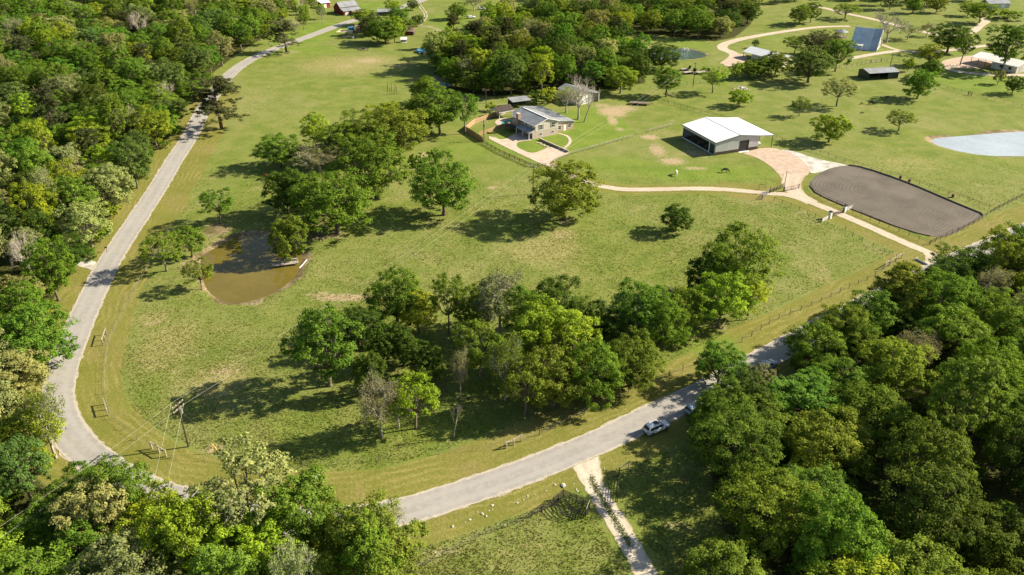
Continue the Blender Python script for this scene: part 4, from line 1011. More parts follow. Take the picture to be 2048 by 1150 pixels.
fence('wire_fence', 'paddock fence between the white-roofed house and the black shed', [(1500, 157), (1545, 151), (1590, 143), (1640, 137), (1700, 134), (1745, 124), (1790, 120), (1830, 130), (1866, 158)], 3.2, 1.3, 0.09, ((1.15, 0.05),), (0.4, 0.75), 'darkwood')
fence('wire_fence', 'wire fence beside the paddock tree and flatbed trailers', [(1300, 175), (1345, 172), (1395, 166), (1440, 160), (1470, 158)], 3.4, 1.25, 0.08, (), (0.4, 0.75, 1.1), 'darkwood')
fence('board_fence', 'brown three-board fence along the concrete house drive', [(966, 287), (1000, 306), (1036, 322), (1066, 335), (1092, 334)], 2.6, 1.25, 0.13, ((0.35, 0.14), (0.72, 0.14), (1.1, 0.14)), (), 'darkwood')
fence('garden_fence', 'pale post-and-rail fence along the lower edge of the house lawn', [(1108, 326), (1122, 316), (1142, 308), (1180, 298), (1230, 283), (1266, 273)], 2.3, 1.2, 0.13, ((1.05, 0.10), (0.6, 0.08)), (), 'palewood')
fence('garden_fence', 'short pale fence beyond the gap in the lawn fence', [(1297, 263), (1320, 257), (1347, 250)], 2.3, 1.2, 0.13, ((1.05, 0.10), (0.6, 0.08)), (), 'palewood')
fence('yard_fence', 'far yard fence beside the playhouse', [(808, 78), (835, 76), (880, 74)], 4, 1.2, 0.08, ((1.1, 0.05),), (0.5,), 'wood')
fence('pipe_fence', 'faint pipe fence in front of the A-frame house', [(1760, 78), (1800, 90), (1850, 92)], 4, 1.2, 0.08, ((1.1, 0.05),), (0.5,), 'wood')
fence('field_fence', 'fence of the red barn meadow along the far road', [(715, 30), (735, 24), (770, 16), (800, 8)], 4, 1.2, 0.09, ((1.1, 0.06),), (0.5,), 'palewood')

def board_run(name, label, line, h, mat, board=0.15, group=None):
    """privacy fence of upright boards, each a board of its own"""
    pts = PP(line); root = empty(name, (*pts[0], hz1(*pts[0])), label=label, cat='fence', group=group); o = Vector((*pts[0], hz1(*pts[0])))
    rs = np.random.RandomState(len(line) + int(pts[0][0] * 10) % 77)
    me = MB().box((-board * 0.48, -0.012, -0.05), (board * 0.48, 0.012, h)).mesh('board', M[mat])
    for a, b in zip(pts[:-1], pts[1:]):
        L = np.linalg.norm(b - a); n = int(L / board); an = math.atan2(*(b - a)[::-1])
        for i in range(n):
            p = a + (b - a) * (i + 0.5) / n
            q = bpy.data.objects.new('board', me); C.objects.link(q); q.parent = root; q.location = Vector((*p, hz1(*p))) - o; q.rotation_euler = (0, 0, an); q.scale = (1, 1, rs.uniform(0.97, 1.03))
        for rz in (0.4, h - 0.4):
            s = np.array([-(b - a)[1], (b - a)[0]]) / L * 0.05
            MB().bar(Vector((*(a + s), hz1(*a) + rz)) - o, Vector((*(b + s), hz1(*b) + rz)) - o, 0.06, 0.09).build('rail', M[mat], root)
    return root
board_run('privacy_fence', 'tan board fence round the pool garden', [(966, 285), (948, 273), (931, 262), (950, 247), (975, 238), (992, 232)], 1.8, 'tanwood', 0.28)
board_run('privacy_fence', 'low tan board fence across the pool garden', [(958, 271), (975, 266), (992, 259), (1008, 253), (1020, 250)], 1.2, 'tanwood', 0.28)

# white entrance gate with pillars
gA, gB = G(1659, 437), G(1688, 425)
an = math.atan2((gB - gA).y, (gB - gA).x)
def pillar(loc, label):
    r = empty('gate_pillar', loc, an, label=label, cat='pillar', group='white pillars of the drive gate')
    MB().box((-0.36, -0.36, -0.2), (0.36, 0.36, 1.9)).build('shaft', M['white'], r)
    MB().box((-0.46, -0.46, 1.9), (0.46, 0.46, 2.05)).build('cap', M['blackpaint'], r)
    MB().cyl((0, 0, 2.05), 0.16, 0.3, 8, 0.08).build('lamp', M['glass'], r)
pillar(gA, 'white square gate pillar with dark cap on the pasture side of the drive'); pillar(gB, 'white square gate pillar with dark cap on the arena side of the drive')
fence('gate_wing', 'white plank wing fence joining the pasture-side gate pillar', [(1658, 437.5), (1644, 445)], 1.5, 1.3, 0.12, ((0.3, 0.16), (0.65, 0.16), (1.0, 0.16)), (), 'white')
fence('gate_wing', 'white plank wing fence joining the arena-side gate pillar', [(1689, 424.5), (1703, 418)], 1.5, 1.3, 0.12, ((0.3, 0.16), (0.65, 0.16), (1.0, 0.16)), (), 'white')
def gate(name, label, a, b, h=1.25, bars=5, mat='rust', cat='gate', lift=0.12):
    A, B = G(*a), G(*b); root = empty(name, A, math.atan2((B - A).y, (B - A).x), label=label, cat=cat); L = (B - A).length
    for i in range(bars):
        z = lift + (h - lift) * i / (bars - 1)
        MB().tube([(0.1, 0, z), (L - 0.1, 0, z)], 0.04, 5).build('bar', M[mat], root)
    for x in (0.1, L / 2, L - 0.1): MB().tube([(x, 0, lift), (x, 0, h)], 0.045, 5).build('upright', M[mat], root)
    for x in (0, L): MB().box((x - 0.08, -0.08, -0.3), (x + 0.08, 0.08, h + 0.15)).build('post', M[mat if mat != 'rust' else 'darkwood'], root)
    return root
gate('farm_gate', 'rusty farm gate between the two white pillars', (1661, 436.2), (1686, 425.8))
gate('farm_gate', 'dark gate across the barn drive beside the lamp post', (1568, 383), (1597, 377), 1.35, 5, 'rust')
gate('farm_gate', 'dark gate across the gravel drive at the cattle guard', (1524, 399), (1540, 383), 1.35, 6, 'blackpaint')
gate('farm_gate', 'black open gate beside the crushed stone track', (1238, 951), (1234, 1004), 1.5, 6, 'blackpaint')
gate('farm_gate', 'small dark gate in the paddock fence below the lawn', (1936, 189), (1943, 191), 1.4, 4, 'blackpaint')
gate('farm_gate', 'dark gate in the paddock fence above the black shed', (1742, 125), (1762, 123), 1.4, 4, 'blackpaint')
hbrace('dark gate post with a pale brace rail beside the crushed stone track', (1238, 951), (1257, 939), 1.7, 'palewood', 1)
fence('dark_fence', 'dark shaded fence between the cattle guard and the lamp post', [(1540, 386), (1552, 381), (1566, 375)], 1.5, 1.3, 0.12, ((0.4, 0.1), (0.8, 0.1), (1.2, 0.1)), (), 'blackpaint')
# pipe arch beside the cattle guard
r = empty('pipe_arch', G(1517, 378), label='bent dark pipe frame in the grass beside the cattle guard', cat='pipe frame')
MB().tube([(0, 0, -0.2), (0, 0, 1.3), (0.15, 0, 1.5), (1.9, -0.1, 1.5), (2.05, -0.1, 1.3), (2.05, -0.1, -0.2)], 0.05, 6).build('hoop', M['blackpaint'], r)
MB().tube([(0, 0, 0.7), (2.05, -0.1, 0.7)], 0.04, 6).build('crossbar', M['blackpaint'], r)

# cattle pen beside the stone track
pen = [(1106, 1012), (1126, 996), (1152, 1007), (1179, 1015), (1171, 1036)]
pp = [G(*q) for q in pen]
root = empty('cattle_pen', pp[0], label='black pipe cattle pen with six rails beside the stone track', cat='cattle pen'); o = pp[0]
for i, q in enumerate(pp): MB().tube([q - o + Vector((0, 0, -0.2)), q - o + Vector((0, 0, 1.85))], 0.07, 6).build('post', M['blackpaint'], root)
for i, (a, b) in enumerate(zip(pp[:-1], pp[1:])):
    mid = (a + b) / 2 - o
    MB().tube([mid + Vector((0, 0, -0.1)), mid + Vector((0, 0, 1.7))], 0.05, 5).build('upright', M['blackpaint'], root)
    for k in range(6):
        z = Vector((0, 0, 0.25 + 0.28 * k)); MB().bar(a - o + z, b - o + z, 0.06, 0.11).build('rail', M['palewood'] if i == 3 and k == 5 else M['blackpaint'], root)
# inner panel and low sorting panel
for a, b, hh in ((G(1126, 1000), G(1137, 1022), 1.5), (G(1137, 1022), G(1171, 1036), 1.1), (G(1106, 1012), G(1126, 1034), 1.5), (G(1126, 1034), G(1150, 1040), 1.5)):
    for k in range(4): MB().bar(a - o + Vector((0, 0, 0.3 + k * hh / 4)), b - o + Vector((0, 0, 0.3 + k * hh / 4)), 0.05, 0.10).build('rail', M['blackpaint'], root)
    MB().tube([b - o + Vector((0, 0, -0.2)), b - o + Vector((0, 0, hh + 0.2))], 0.05, 5).build('post', M['blackpaint'], root)
fence('wire_fence', 'post-and-wire fence leading up to the cattle pen', [(820, 1148), (850, 1131), (882, 1116), (917, 1099), (946, 1083), (975, 1069), (1005, 1058), (1037, 1046), (1063, 1034), (1084, 1023), (1105, 1013)], 2.6, 1.2, 0.09, (), (0.4, 0.75, 1.1), 'wood')
fence('plank_fence', 'two dark planks tying the wire fence to the cattle pen', [(1063, 1034), (1084, 1023), (1105, 1013)], 2.4, 1.3, 0.14, ((0.5, 0.12), (1.1, 0.12)), (), 'darkwood')
# horse pen with tall posts in the upper field
root = empty('post_cluster', G(775, 187), label='cluster of tall bare posts in the upper field', cat='posts'); o = root.location.copy()
for px, py in ((775, 186), (780, 188), (784, 189), (789, 189), (794, 188), (776, 181), (783, 180), (791, 181)):
    q = G(px, py) - o; MB().tube([q + Vector((0, 0, -0.2)), q + Vector((0.02, 0, 3.0))], 0.08, 5).build('post', M['darkwood'], root)
fence('field_fence', 'rail fence of the small corral by the rusty-roofed shed', [(795, 165), (830, 163), (850, 160)], 3.0, 1.3, 0.1, ((1.2, 0.06), (0.7, 0.06)), (), 'wood')

# arena edging boards: one plank after another
def edging(label, pts, h=0.45):
    root = empty('arena_edging', (*pts[0], hz1(*pts[0])), label=label, cat='edging'); o = root.location.copy()
    step = 3
    for i in range(0, len(pts) - 1, step):
        a, b = pts[i], pts[min(i + step, len(pts) - 1)]
        MB().bar(Vector((*a, hz1(*a) + h / 2 - 0.03)) - o, Vector((*b, hz1(*b) + h / 2 - 0.03)) - o, 0.10, h).build('plank', M['wood'], root)
kx = [int(np.argmin(np.hypot(*(ARENA - P(*q)).T))) for q in ((1622, 374), (1868, 474), (1966, 432), (1697, 332))]
def arc_pts(i, j): return ARENA[i:j + 1] if j > i else np.vstack([ARENA[i:], ARENA[:j + 1]])
edging('dark plank edging on the driveway side of the riding arena', arc_pts(kx[0], kx[1]), 0.28)
edging('dark plank edging on the lake side of the riding arena', arc_pts(kx[2], kx[3]), 0.45)
for i, (px, py) in enumerate(((1800, 358), (1818, 365), (1905, 395))):
    r = empty('barrel', G(px, py), label=['rusty barrel on the lake-side arena edge, first of the close pair', 'rusty barrel on the lake-side arena edge, second of the close pair', 'lone rusty barrel on the lake-side arena edge'][i], cat='barrel', group='arena barrels')
    MB().tube([(0, 0, 0), (0, 0, 0.05), (0, 0, 0.3), (0, 0, 0.6), (0, 0, 0.9), (0, 0, 0.95)], [0.33, 0.36, 0.37, 0.37, 0.36, 0.33], 12).build('drum', M['rust'], r)
    for z in (0.3, 0.6): MB().cyl((0, 0, z), 0.39, 0.04, 12).build('hoop', M['rust'], r)

# ------------------------------------------------------------------ poles and lines
def utility_pole(label, px, py, top=None, h=None, arms=1, az=0.0, transformer=False):
    g = G(px, py); h = h or height_of(g.x, g.y, top)
    r = empty('utility_pole', g, az, label=label, cat='utility pole')
    MB().tube([(0, 0, -0.3), (0, 0, h)], [0.16, 0.11], 8).build('shaft', M['darkwood'], r)
    for k in range(arms):
        z = h - 0.35 - 0.9 * k
        a = MB().box((-1.3, -0.06, z - 0.06), (1.3, 0.06, z + 0.06)).build('crossarm', M['wood'], r)
        for x in (-1.15, -0.45, 0.45, 1.15): MB().cyl((x, 0, z + 0.06), 0.05, 0.16, 6).build('insulator', M['white'], a)
    if transformer: MB().cyl((0.35, 0, h - 2.4), 0.26, 0.9, 10).build('transformer', M['steel'], r)
    return g, h, az
def span(label, a, b, sag=0.6, r=0.013, name='power_line'):
    a, b = Vector(a), Vector(b); mb = MB()
    mb.tube([a + (b - a) * t - Vector((0, 0, 4 * sag * t * (1 - t))) - a for t in np.linspace(0, 1, 14)], r, 4)
    o = mb.build(name, M['wire']); o.location = a; tag(o, label, 'cable', 'power lines')
A_, hA, _ = utility_pole('utility pole with twin crossarms in the pasture inside the sharp bend', 377, 893, 805, None, 2, math.radians(70), True)
B_, hB, _ = utility_pole('utility pole with one crossarm beside the olive oak and the board fence', 1066, 388, 331, None, 1, math.radians(140))
D_, hD, _ = utility_pole('utility pole at the board fence corner of the house drive', 968, 281, 240, None, 1, math.radians(30), True)
C_, hC, _ = utility_pole('utility pole standing among the flatbed trailers', 1386, 173, 124, None, 1, math.radians(140))
E_, hE, _ = utility_pole('thin utility pole beside the black shed', 1780, 134, 107, None, 1, math.radians(20))
F_, hF, _ = utility_pole('short grey pole on the shaded lawn behind the pool garden', 972, 206, 178, None, 1, 0.3)
tA, tB, tC, tD = A_ + Vector((0, 0, hA - 0.2)), B_ + Vector((0, 0, hB - 0.2)), C_ + Vector((0, 0, hC - 0.2)), D_ + Vector((0, 0, hD - 0.2))
def both(la, a, b, sag=0.9, off=(1.0, 0.6)):
    d = (b - a); s = Vector((-d.y, d.x, 0)).normalized()
    for k, w in zip((1, -1), ('upper', 'lower')): span(la.format(w), a + s * 1.0 * k, b + s * 1.0 * k, sag)
both('{} power cable from the bend pole to the drive pole', tA, tB, 1.3)
both('{} power cable from the drive pole to the trailer yard pole', tB, tC, 1.0)
span('power cable from the drive pole to the house corner pole', tB, tD, 0.5)
for q, la in ((P(175, 945, 8), '{} power cable leaving the bend pole over the road'), (P(295, 1075, 8), '{} power cable leaving the bend pole towards the wood below the bend')):
    d = Vector((q[0] - tA.x, q[1] - tA.y, 0)).normalized() * 42
    both(la, tA, tA + d + Vector((0, 0, -0.3)), 0.8)
gy_ = G(440, 906)
r = empty('guy_wire', gy_, label='stay wire of the bend pole with its yellow marker sleeve', cat='guy wire')
MB().tube([(0, 0, 0), tA - gy_ - Vector((0, 0, 0.6))], 0.01, 4).build('cable', M['steel'], r)
dv = (tA - gy_).normalized(); MB().tube([dv * 0.1, dv * 2.3], 0.06, 6).build('marker_sleeve', M['yellow'], r)
# yard lamp by the barn gate
lg = G(1567, 382); lh = height_of(lg.x, lg.y, 342)
r = empty('lamp_post', lg, label='pale wooden lamp post with arm lamp beside the barn drive gate', cat='lamp post')
MB().tube([(0, 0, -0.3), (0, 0, lh)], [0.13, 0.09], 8).build('shaft', M['palewood'], r)
MB().tube([(0, 0, lh - 0.15), (0.5, 0.05, lh + 0.1), (1.0, 0.1, lh - 0.05)], 0.035, 6).build('arm', M['steel'], r)
MB().tube([(1.0, 0.1, lh - 0.28), (1.0, 0.1, lh - 0.02)], [0.22, 0.08], 8).build('lamp_head', M['white'], r)
# ------------------------------------------------------------------ buildings
class Site:
    """local frame of a building: x along azimuth az, y to its left"""
    def __init__(s, name, label, xy, az, cat, group=None):
        s.z = hz1(*xy); s.root = empty(name, (xy[0], xy[1], s.z), math.radians(az), label=label, cat=cat, group=group)
    def box(s, name, lo, hi, mat, parent=None): return MB().box(lo, hi).build(name, M[mat], parent or s.root)
    def slab(s, name, pts, th, mat, parent=None): return MB().prism(pts, th).build(name, M[mat], parent or s.root)
    def window(s, x, y, z, w, h, face, mat='white', shutters=False):
        """face: 'x-','x+','y-','y+' wall plane; x,y,z = lower centre"""
        t = 0.05
        ax = face[0]; sg = -1 if face[1] == '-' else 1
        def b(u0, u1, z0, z1, d0, d1):
            if ax == 'y': return ((x + u0, min(y + sg * d0, y + sg * d1), z0), (x + u1, max(y + sg * d0, y + sg * d1), z1))
            return ((min(x + sg * d0, x + sg * d1), y + u0, z0), (max(x + sg * d0, x + sg * d1), y + u1, z1))
        fr = MB()
        for q in (b(-w / 2 - .1, -w / 2, z - .1, z + h + .1, -.02, .06), b(w / 2, w / 2 + .1, z - .1, z + h + .1, -.02, .06), b(-w / 2, w / 2, z - .1, z, -.02, .06), b(-w / 2, w / 2, z + h, z + h + .1, -.02, .06), b(-w / 2, w / 2, z + h * .48, z + h * .52, -.02, .05)): fr.box(*q)
        f = fr.build('window', M[mat], s.root)
        MB().box(*b(-w / 2, w / 2, z, z + h, -.02, .025)).build('pane', M['glass'], f)
        if shutters:
            for e in (-1, 1): MB().box(*b(e * (w / 2 + .28) - .15, e * (w / 2 + .28) + .15, z - .08, z + h + .08, -.02, .045)).build('shutter', M['blackpaint'], f)
    def gable_wall(s, name, pts_xz, y, th, mat, along='x'):
        """upright wall from an outline"""
        if along == 'x': a = [(p[0], y, p[1]) for p in pts_xz]; b = [(p[0], y + th, p[1]) for p in pts_xz]
        else: a = [(y, p[0], p[1]) for p in pts_xz]; b = [(y + th, p[0], p[1]) for p in pts_xz]
        n = len(a)
        return MB().add(a + b, [tuple(range(n)), tuple(range(2 * n - 1, n - 1, -1))] + [(i, i + n, (i + 1) % n + n, (i + 1) % n) for i in range(n)]).build(name, M[mat], s.root)

# --- the white-roofed barn
b = Site('barn', 'large light grey metal barn with bright white roof and open bays', (65.4, 245.7), 21.5, 'barn')
W, Lb, CAN = 16.6, 19.4, 22.0
b.gable_wall('front_wall', [(0, 1.05), (9.3, 1.05), (9.3, 3.6), (12.7, 3.6), (12.7, 1.05), (W, 1.05), (W, 4.75), (8.8, 5.85), (0, 4.4)], 0, 0.15, 'barnwall')
for x0, x1 in ((0, 9.3), (12.7, W)): b.box('wainscot', (x0, -0.03, -0.3), (x1, 0.12, 1.05), 'wainscot')
b.box('roller_door', (9.35, 0.05, 0.05), (12.65, 0.12, 3.55), 'blackpaint'); b.box('door_sill', (9.0, -0.9, -0.2), (13.0, 0.04, 0.06), 'white')
for q in (((9.18, -0.06, 0), (9.3, 0.1, 3.7)), ((12.7, -0.06, 0), (12.82, 0.1, 3.7)), ((9.3, -0.06, 3.6), (12.7, 0.1, 3.72))): b.box('door_trim', *q, 'blackpaint')
b.gable_wall('rear_wall', [(0, -0.3), (W, -0.3), (W, 4.75), (8.8, 5.85), (0, 4.4)], Lb - 0.15, 0.15, 'barnwall')
b.box('side_wall', (W - 0.15, 0.15, -0.3), (W, Lb - 0.15, 4.7), 'barnwall_y')
b.box('fascia_band', (0, 0.15, 3.35), (0.12, Lb - 0.15, 4.38), 'barnwall_y')
b.box('corner_panel', (0, 0.15, -0.3), (0.12, 0.55, 3.35), 'barnwall_y'); b.box('corner_panel', (0, 3.3, -0.3), (0.14, 3.75, 3.35), 'white')
b.box('side_door', (0.03, 0.55, 0.0), (0.10, 3.3, 3.3), 'greensheet'); b.box('stall_wall', (-0.02, 0.55, -0.3), (0.16, Lb, 0.12), 'white')
for y in (8.6, 13.8, 19.1): b.box('column', (0, y - 0.12, -0.3), (0.2, y + 0.12, 3.4), 'blackpaint')
b.box('floor', (0.15, 0.15, -0.2), (W - 0.15, Lb - 0.15, 0.05), 'darkfloor'); b.box('inner_wall', (5.5, 3.6, 0.05), (5.6, Lb - 0.2, 4.6), 'wainscot')
for y in (6.5, 11, 15): b.box('stall_divider', (0.6, y, 0.05), (5.5, y + 0.08, 1.7), 'wood')
b.slab('roof_slope', [(-0.35, -0.35, 4.42), (8.8, -0.35, 5.95), (8.8, Lb + 0.35, 5.95), (-0.35, Lb + 0.35, 4.42)], 0.07, 'whiteroof')
b.slab('roof_slope', [(8.8, -0.35, 5.95), (W, -0.35, 4.83), (W, Lb + 0.35, 4.83), (8.8, Lb + 0.35, 5.95)], 0.07, 'whiteroof')
b.slab('canopy_roof', [(W, -0.35, 4.83), (CAN + 0.2, -0.35, 4.25), (CAN + 0.2, Lb + 0.35, 4.25), (W, Lb + 0.35, 4.83)], 0.07, 'whiteroof')
MB().bar((8.8, -0.36, 5.99), (8.8, Lb + 0.36, 5.99), 0.35, 0.05).build('ridge_cap', M['white'], b.root)
for p, q in (((-0.38, -0.40, 4.36), (8.8, -0.40, 5.88)), ((8.8, -0.40, 5.88), (W, -0.40, 4.76)), ((W, -0.40, 4.76), (CAN + 0.2, -0.40, 4.18)), ((-0.40, -0.36, 4.34), (-0.40, Lb + 0.36, 4.34))): MB().bar(p, q, 0.06, 0.16).build('roof_trim', M['blackpaint'], b.root)
for y in (0.0, 6.5, 13, Lb): b.box('canopy_post', (CAN - 0.1, y - 0.08, -0.3), (CAN + 0.06, y + 0.08, 4.25), 'blackpaint')
for y in (0.0, 6.5, 13, Lb): MB().bar((W, y, 4.35), (CAN, y, 4.1), 0.1, 0.25).build('canopy_beam', M['white'], b.root)
cart = empty('utility_cart', b.root.matrix_basis @ Vector((19.2, 4.0, 0.0)), math.radians(21.5 + 90), label='small white utility cart under the barn canopy', cat='cart')
MB().box((-1.3, -0.65, 0.35), (1.3, 0.65, 0.75)).build('body', M['white'], cart); MB().box((-1.2, -0.6, 0.75), (-0.1, 0.6, 1.0)).build('bed', M['white'], cart)
MB().box((-0.1, -0.62, 1.75), (1.0, 0.62, 1.82)).build('roof', M['white'], cart); MB().box((0.05, -0.5, 0.75), (0.5, 0.5, 1.2)).build('seat', M['blackpaint'], cart)
for x, y in ((-0.05, -0.58), (-0.05, 0.58), (0.95, -0.58), (0.95, 0.58)): MB().tube([(x, y, 0.7), (x, y, 1.76)], 0.03, 5).build('strut', M['blackpaint'], cart)
for x in (-0.85, 0.85):
    for y in (-0.65, 0.65): MB().tube([(x, y - 0.1, 0.28), (x, y + 0.1, 0.28)], 0.28, 12).build('wheel', M['tyre'], cart)

# --- the house
h = Site('house', 'split-level beige house with grey metal roofs and brick ground floor', (6.9, 261.1), 33, 'house')
GW, GL = 10.6, 14.0
h.gable_wall('brick_gable', [(0, -0.4), (GW, -0.4), (GW, 2.3), (0, 2.3)], 0, 0.2, 'brick')
h.gable_wall('siding_gable', [(1.2, 2.3), (GW, 2.3), (GW, 4.75), (5.9, 6.25), (1.2, 4.75)], -0.03, 0.22, 'siding')
h.box('side_wall', (1.2, 0.2, -0.4), (1.4, GL - 0.2, 2.3), 'brick'); h.box('upper_side_wall', (1.17, 0.2, 2.3), (1.38, GL - 0.2, 4.7), 'siding')
h.box('far_side_wall', (GW - 0.2, 0.2, -0.4), (GW, GL - 0.2, 4.7), 'siding'); h.gable_wall('rear_gable', [(1.2, -0.4), (GW, -0.4), (GW, 4.75), (5.9, 6.25), (1.2, 4.75)], GL - 0.2, 0.2, 'siding')
h.slab('main_roof', [(0.55, -0.45, 4.62), (5.9, -0.45, 6.42), (5.9, GL + 0.45, 6.42), (0.55, GL + 0.45, 4.62)], 0.1, 'greyroof')
h.slab('main_roof', [(5.9, -0.45, 6.42), (GW + 0.6, -0.45, 4.75), (GW + 0.6, GL + 0.45, 4.75), (5.9, GL + 0.45, 6.42)], 0.1, 'greyroof')
for p, q in (((0.55, -0.48, 4.58), (5.9, -0.48, 6.38)), ((5.9, -0.48, 6.38), (GW + 0.6, -0.48, 4.71)), ((0.52, -0.45, 4.55), (0.52, GL + 0.45, 4.55))): MB().bar(p, q, 0.06, 0.2).build('fascia', M['white'], h.root)
MB().bar((5.9, -0.46, 6.47), (5.9, GL + 0.46, 6.47), 0.4, 0.06).build('ridge_cap', M['white'], h.root)
h.slab('porch_roof', [(-1.5, 0.0, 2.35), (1.2, 0.0, 3.3), (1.2, 8.2, 3.3), (-1.5, 8.2, 2.35)], 0.09, 'greyroof')
h.gable_wall('porch_end', [(-1.3, 2.2), (1.2, 2.3), (1.2, 3.2)], 0.05, 0.12, 'siding')
for y in (0.25, 4.1, 8.0): h.box('porch_post', (-1.3, y - 0.09, -0.3), (-1.12, y + 0.09, 2.4), 'white')
h.box('porch_slab', (-1.6, 0.1, -0.35), (1.2, 8.2, 0.10), 'concrete')
h.box('front_door', (1.12, 3.3, 0.1), (1.2, 4.3, 2.15), 'blackpaint')
for y in (1.6, 6.2): h.window(1.2, y, 0.75, 1.4, 1.2, 'x-')
for y in (2.4, 5.2, 8.0, 11.4): h.window(1.17, y, 3.45, 1.0, 0.95, 'x-')
for x in (3.5, 8.4): h.window(x, -0.03, 3.0, 1.0, 1.5, 'y-', shutters=True)
for x in (3.5, 8.4): h.window(x, 0, 0.9, 1.0, 0.75, 'y-')
ch = h.box('chimney', (0.3, 9.2, -0.3), (1.3, 10.6, 6.3), 'brick'); MB().box((0.2, 9.1, 6.3), (1.4, 10.7, 6.45)).build('chimney_cap', M['concrete'], ch)
h.box('deck', (-2.2, 9.5, 1.5), (0.3, 13.8, 1.7), 'darkwood')
for x in (-2.1, 0.1):
    for y in (9.6, 13.7): h.box('deck_post', (x, y - 0.07, -0.3), (x + 0.14, y + 0.07, 2.5), 'darkwood')
MB().bar((-2.05, 9.5, 2.5), (-2.05, 13.8, 2.5), 0.1, 0.1).build('deck_rail', M['darkwood'], h.root)
# low wing
WX0, WX1, WY0, WY1 = GW, 18.6, 1.6, 21.5
h.box('wing_front_wall', (WX0, WY0, -0.4), (WX1, WY0 + 0.2, 2.75), 'brick'); h.box('wing_side_wall', (WX1 - 0.2, WY0 + 0.2, -0.4), (WX1, WY1, 2.75), 'brick'); h.box('wing_rear_wall', (6.5, WY1, -0.4), (WX1, WY1 + 0.2, 2.75), 'brick'); h.box('wing_left_wall', (6.5, GL + 0.1, -0.4), (6.7, WY1, 2.75), 'brick')
h.slab('wing_roof', [(WX0 - 0.1, WY0 - 0.5, 4.35), (WX1 + 0.6, WY0 - 0.5, 2.8), (WX1 + 0.6, WY1 + 0.5, 2.8), (WX0 - 0.1, WY1 + 0.5, 4.35)], 0.09, 'greyroof')
h.slab('wing_roof', [(6.0, GL + 0.5, 2.8), (WX0 - 0.1, GL + 0.5, 4.35), (WX0 - 0.1, WY1 + 0.5, 4.35), (6.0, WY1 + 0.5, 2.8)], 0.09, 'greyroof')
h.gable_wall('wing_gable', [(WX0, 2.75), (WX1, 2.75), (WX0, 4.2)], WY0 + 0.02, 0.15, 'siding')
for x in (12.5, 16.8): h.window(x, WY0, 0.9, 1.3, 1.2, 'y-')
h.box('wing_door', (14.2, WY0 - 0.05, 0), (15.2, WY0 + 0.02, 2.1), 'white')
for x, y, r_, hh in ((8.0, 5.0, 0.1, 0.6), (12.6, 8, 0.12, 0.5), (14.5, 6, 0.1, 0.5), (12, 14, 0.18, 0.5)):
    zb = 6.42 - (x - 5.9) * 0.312 if x < GW else 4.35 - (x - 10.5) * 0.178
    MB().cyl((x, y, zb - 0.1), r_, hh, 8).build('roof_vent', M['steel'], h.root)
# curved garden walk and retaining wall
strip('garden_walk', smooth(PP([(1117, 267), (1132, 271), (1140, 279), (1138, 288), (1128, 297)]), 0.5), 1.0, M['concrete'], 0.06, 0.03, 30, n=4)
rw = empty('retaining_wall', G(1079, 280), label='low brick retaining wall stepping down beside the house drive', cat='wall'); o = rw.location.copy()
a, c = G(1079, 280), G(1137, 305)
MB().bar(a - o + Vector((0, 0, 0.25)), c - o + Vector((0, 0, 0.25)), 0.3, 0.8).build('wall', M['brick'], rw); MB().bar(a - o + Vector((0, 0, 0.70)), c - o + Vector((0, 0, 0.70)), 0.4, 0.1).build('coping', M['concrete'], rw)
for k in range(4):
    q = G(1078 + k * 7, 286 + k * 3.2); st = MB().box((-0.9, -0.35, -0.1), (0.9, 0.35, 0.16)).build('stepping_slab', M['concrete']); st.location = q; st.rotation_euler = (0, 0, math.radians(-20)); tag(st, 'pale stepping slab on the lawn beside the retaining wall', 'slab', 'stepping slabs')
# pool, deck, pavilion, carport
patch('pool_deck', PP([(990, 245), (995, 239), (1010, 236), (1024, 238), (1026, 246), (1016, 252), (1002, 252), (993, 249)]), M['concrete'], 0.10, 0.8)
patch('swimming_pool', PP([(1003, 246), (1010, 242), (1022, 240), (1025, 244), (1016, 249), (1007, 250)]), M['poolwater'], 0.14, 0.8)
p_ = Site('pool_pavilion', 'open pavilion with brown shingle roof beside the swimming pool', (-4.6, 284.0), 33, 'pavilion')
for x in (0.15, 5.6):
    for y in (0.15, 4.9): p_.box('post', (x - 0.1, y - 0.1, -0.2), (x + 0.1, y + 0.1, 2.5), 'white')
p_.slab('roof_slope', [(-0.5, -0.6, 2.5), (6.3, -0.6, 2.5), (6.3, 2.5, 3.9), (-0.5, 2.5, 3.9)], 0.12, 'darkroof'); p_.slab('roof_slope', [(-0.5, 2.5, 3.9), (6.3, 2.5, 3.9), (6.3, 5.6, 2.5), (-0.5, 5.6, 2.5)], 0.12, 'darkroof')
MB().bar((-0.5, -0.62, 2.42), (6.3, -0.62, 2.42), 0.06, 0.2).build('fascia', M['white'], p_.root); p_.box('counter', (1.0, 3.6, -0.1), (4.8, 4.4, 1.05), 'creamwall')
for x in (-0.5, 6.3): MB().add([(x, -0.5, 2.45), (x, 5.5, 2.45), (x, 2.5, 3.8)], [(0, 1, 2)]).build('gable', M['creamwall'], p_.root)
c_ = Site('carport', 'low carport with flat dark grey roof behind the house', tuple(P(1026, 217)), 22, 'carport')
c_.slab('roof', [(-0.3, -0.3, 2.6), (7.4, -0.3, 2.6), (7.4, 5.3, 2.9), (-0.3, 5.3, 2.9)], 0.1, 'greyroof')
for x in (0, 3.6, 7.1):
    for y in (0, 5): c_.box('post', (x - 0.07, y - 0.07, -0.2), (x + 0.07, y + 0.07, 2.6), 'blackpaint')
c_.box('rear_wall', (0.1, 5.02, -0.2), (7.0, 5.1, 2.7), 'greensheet')
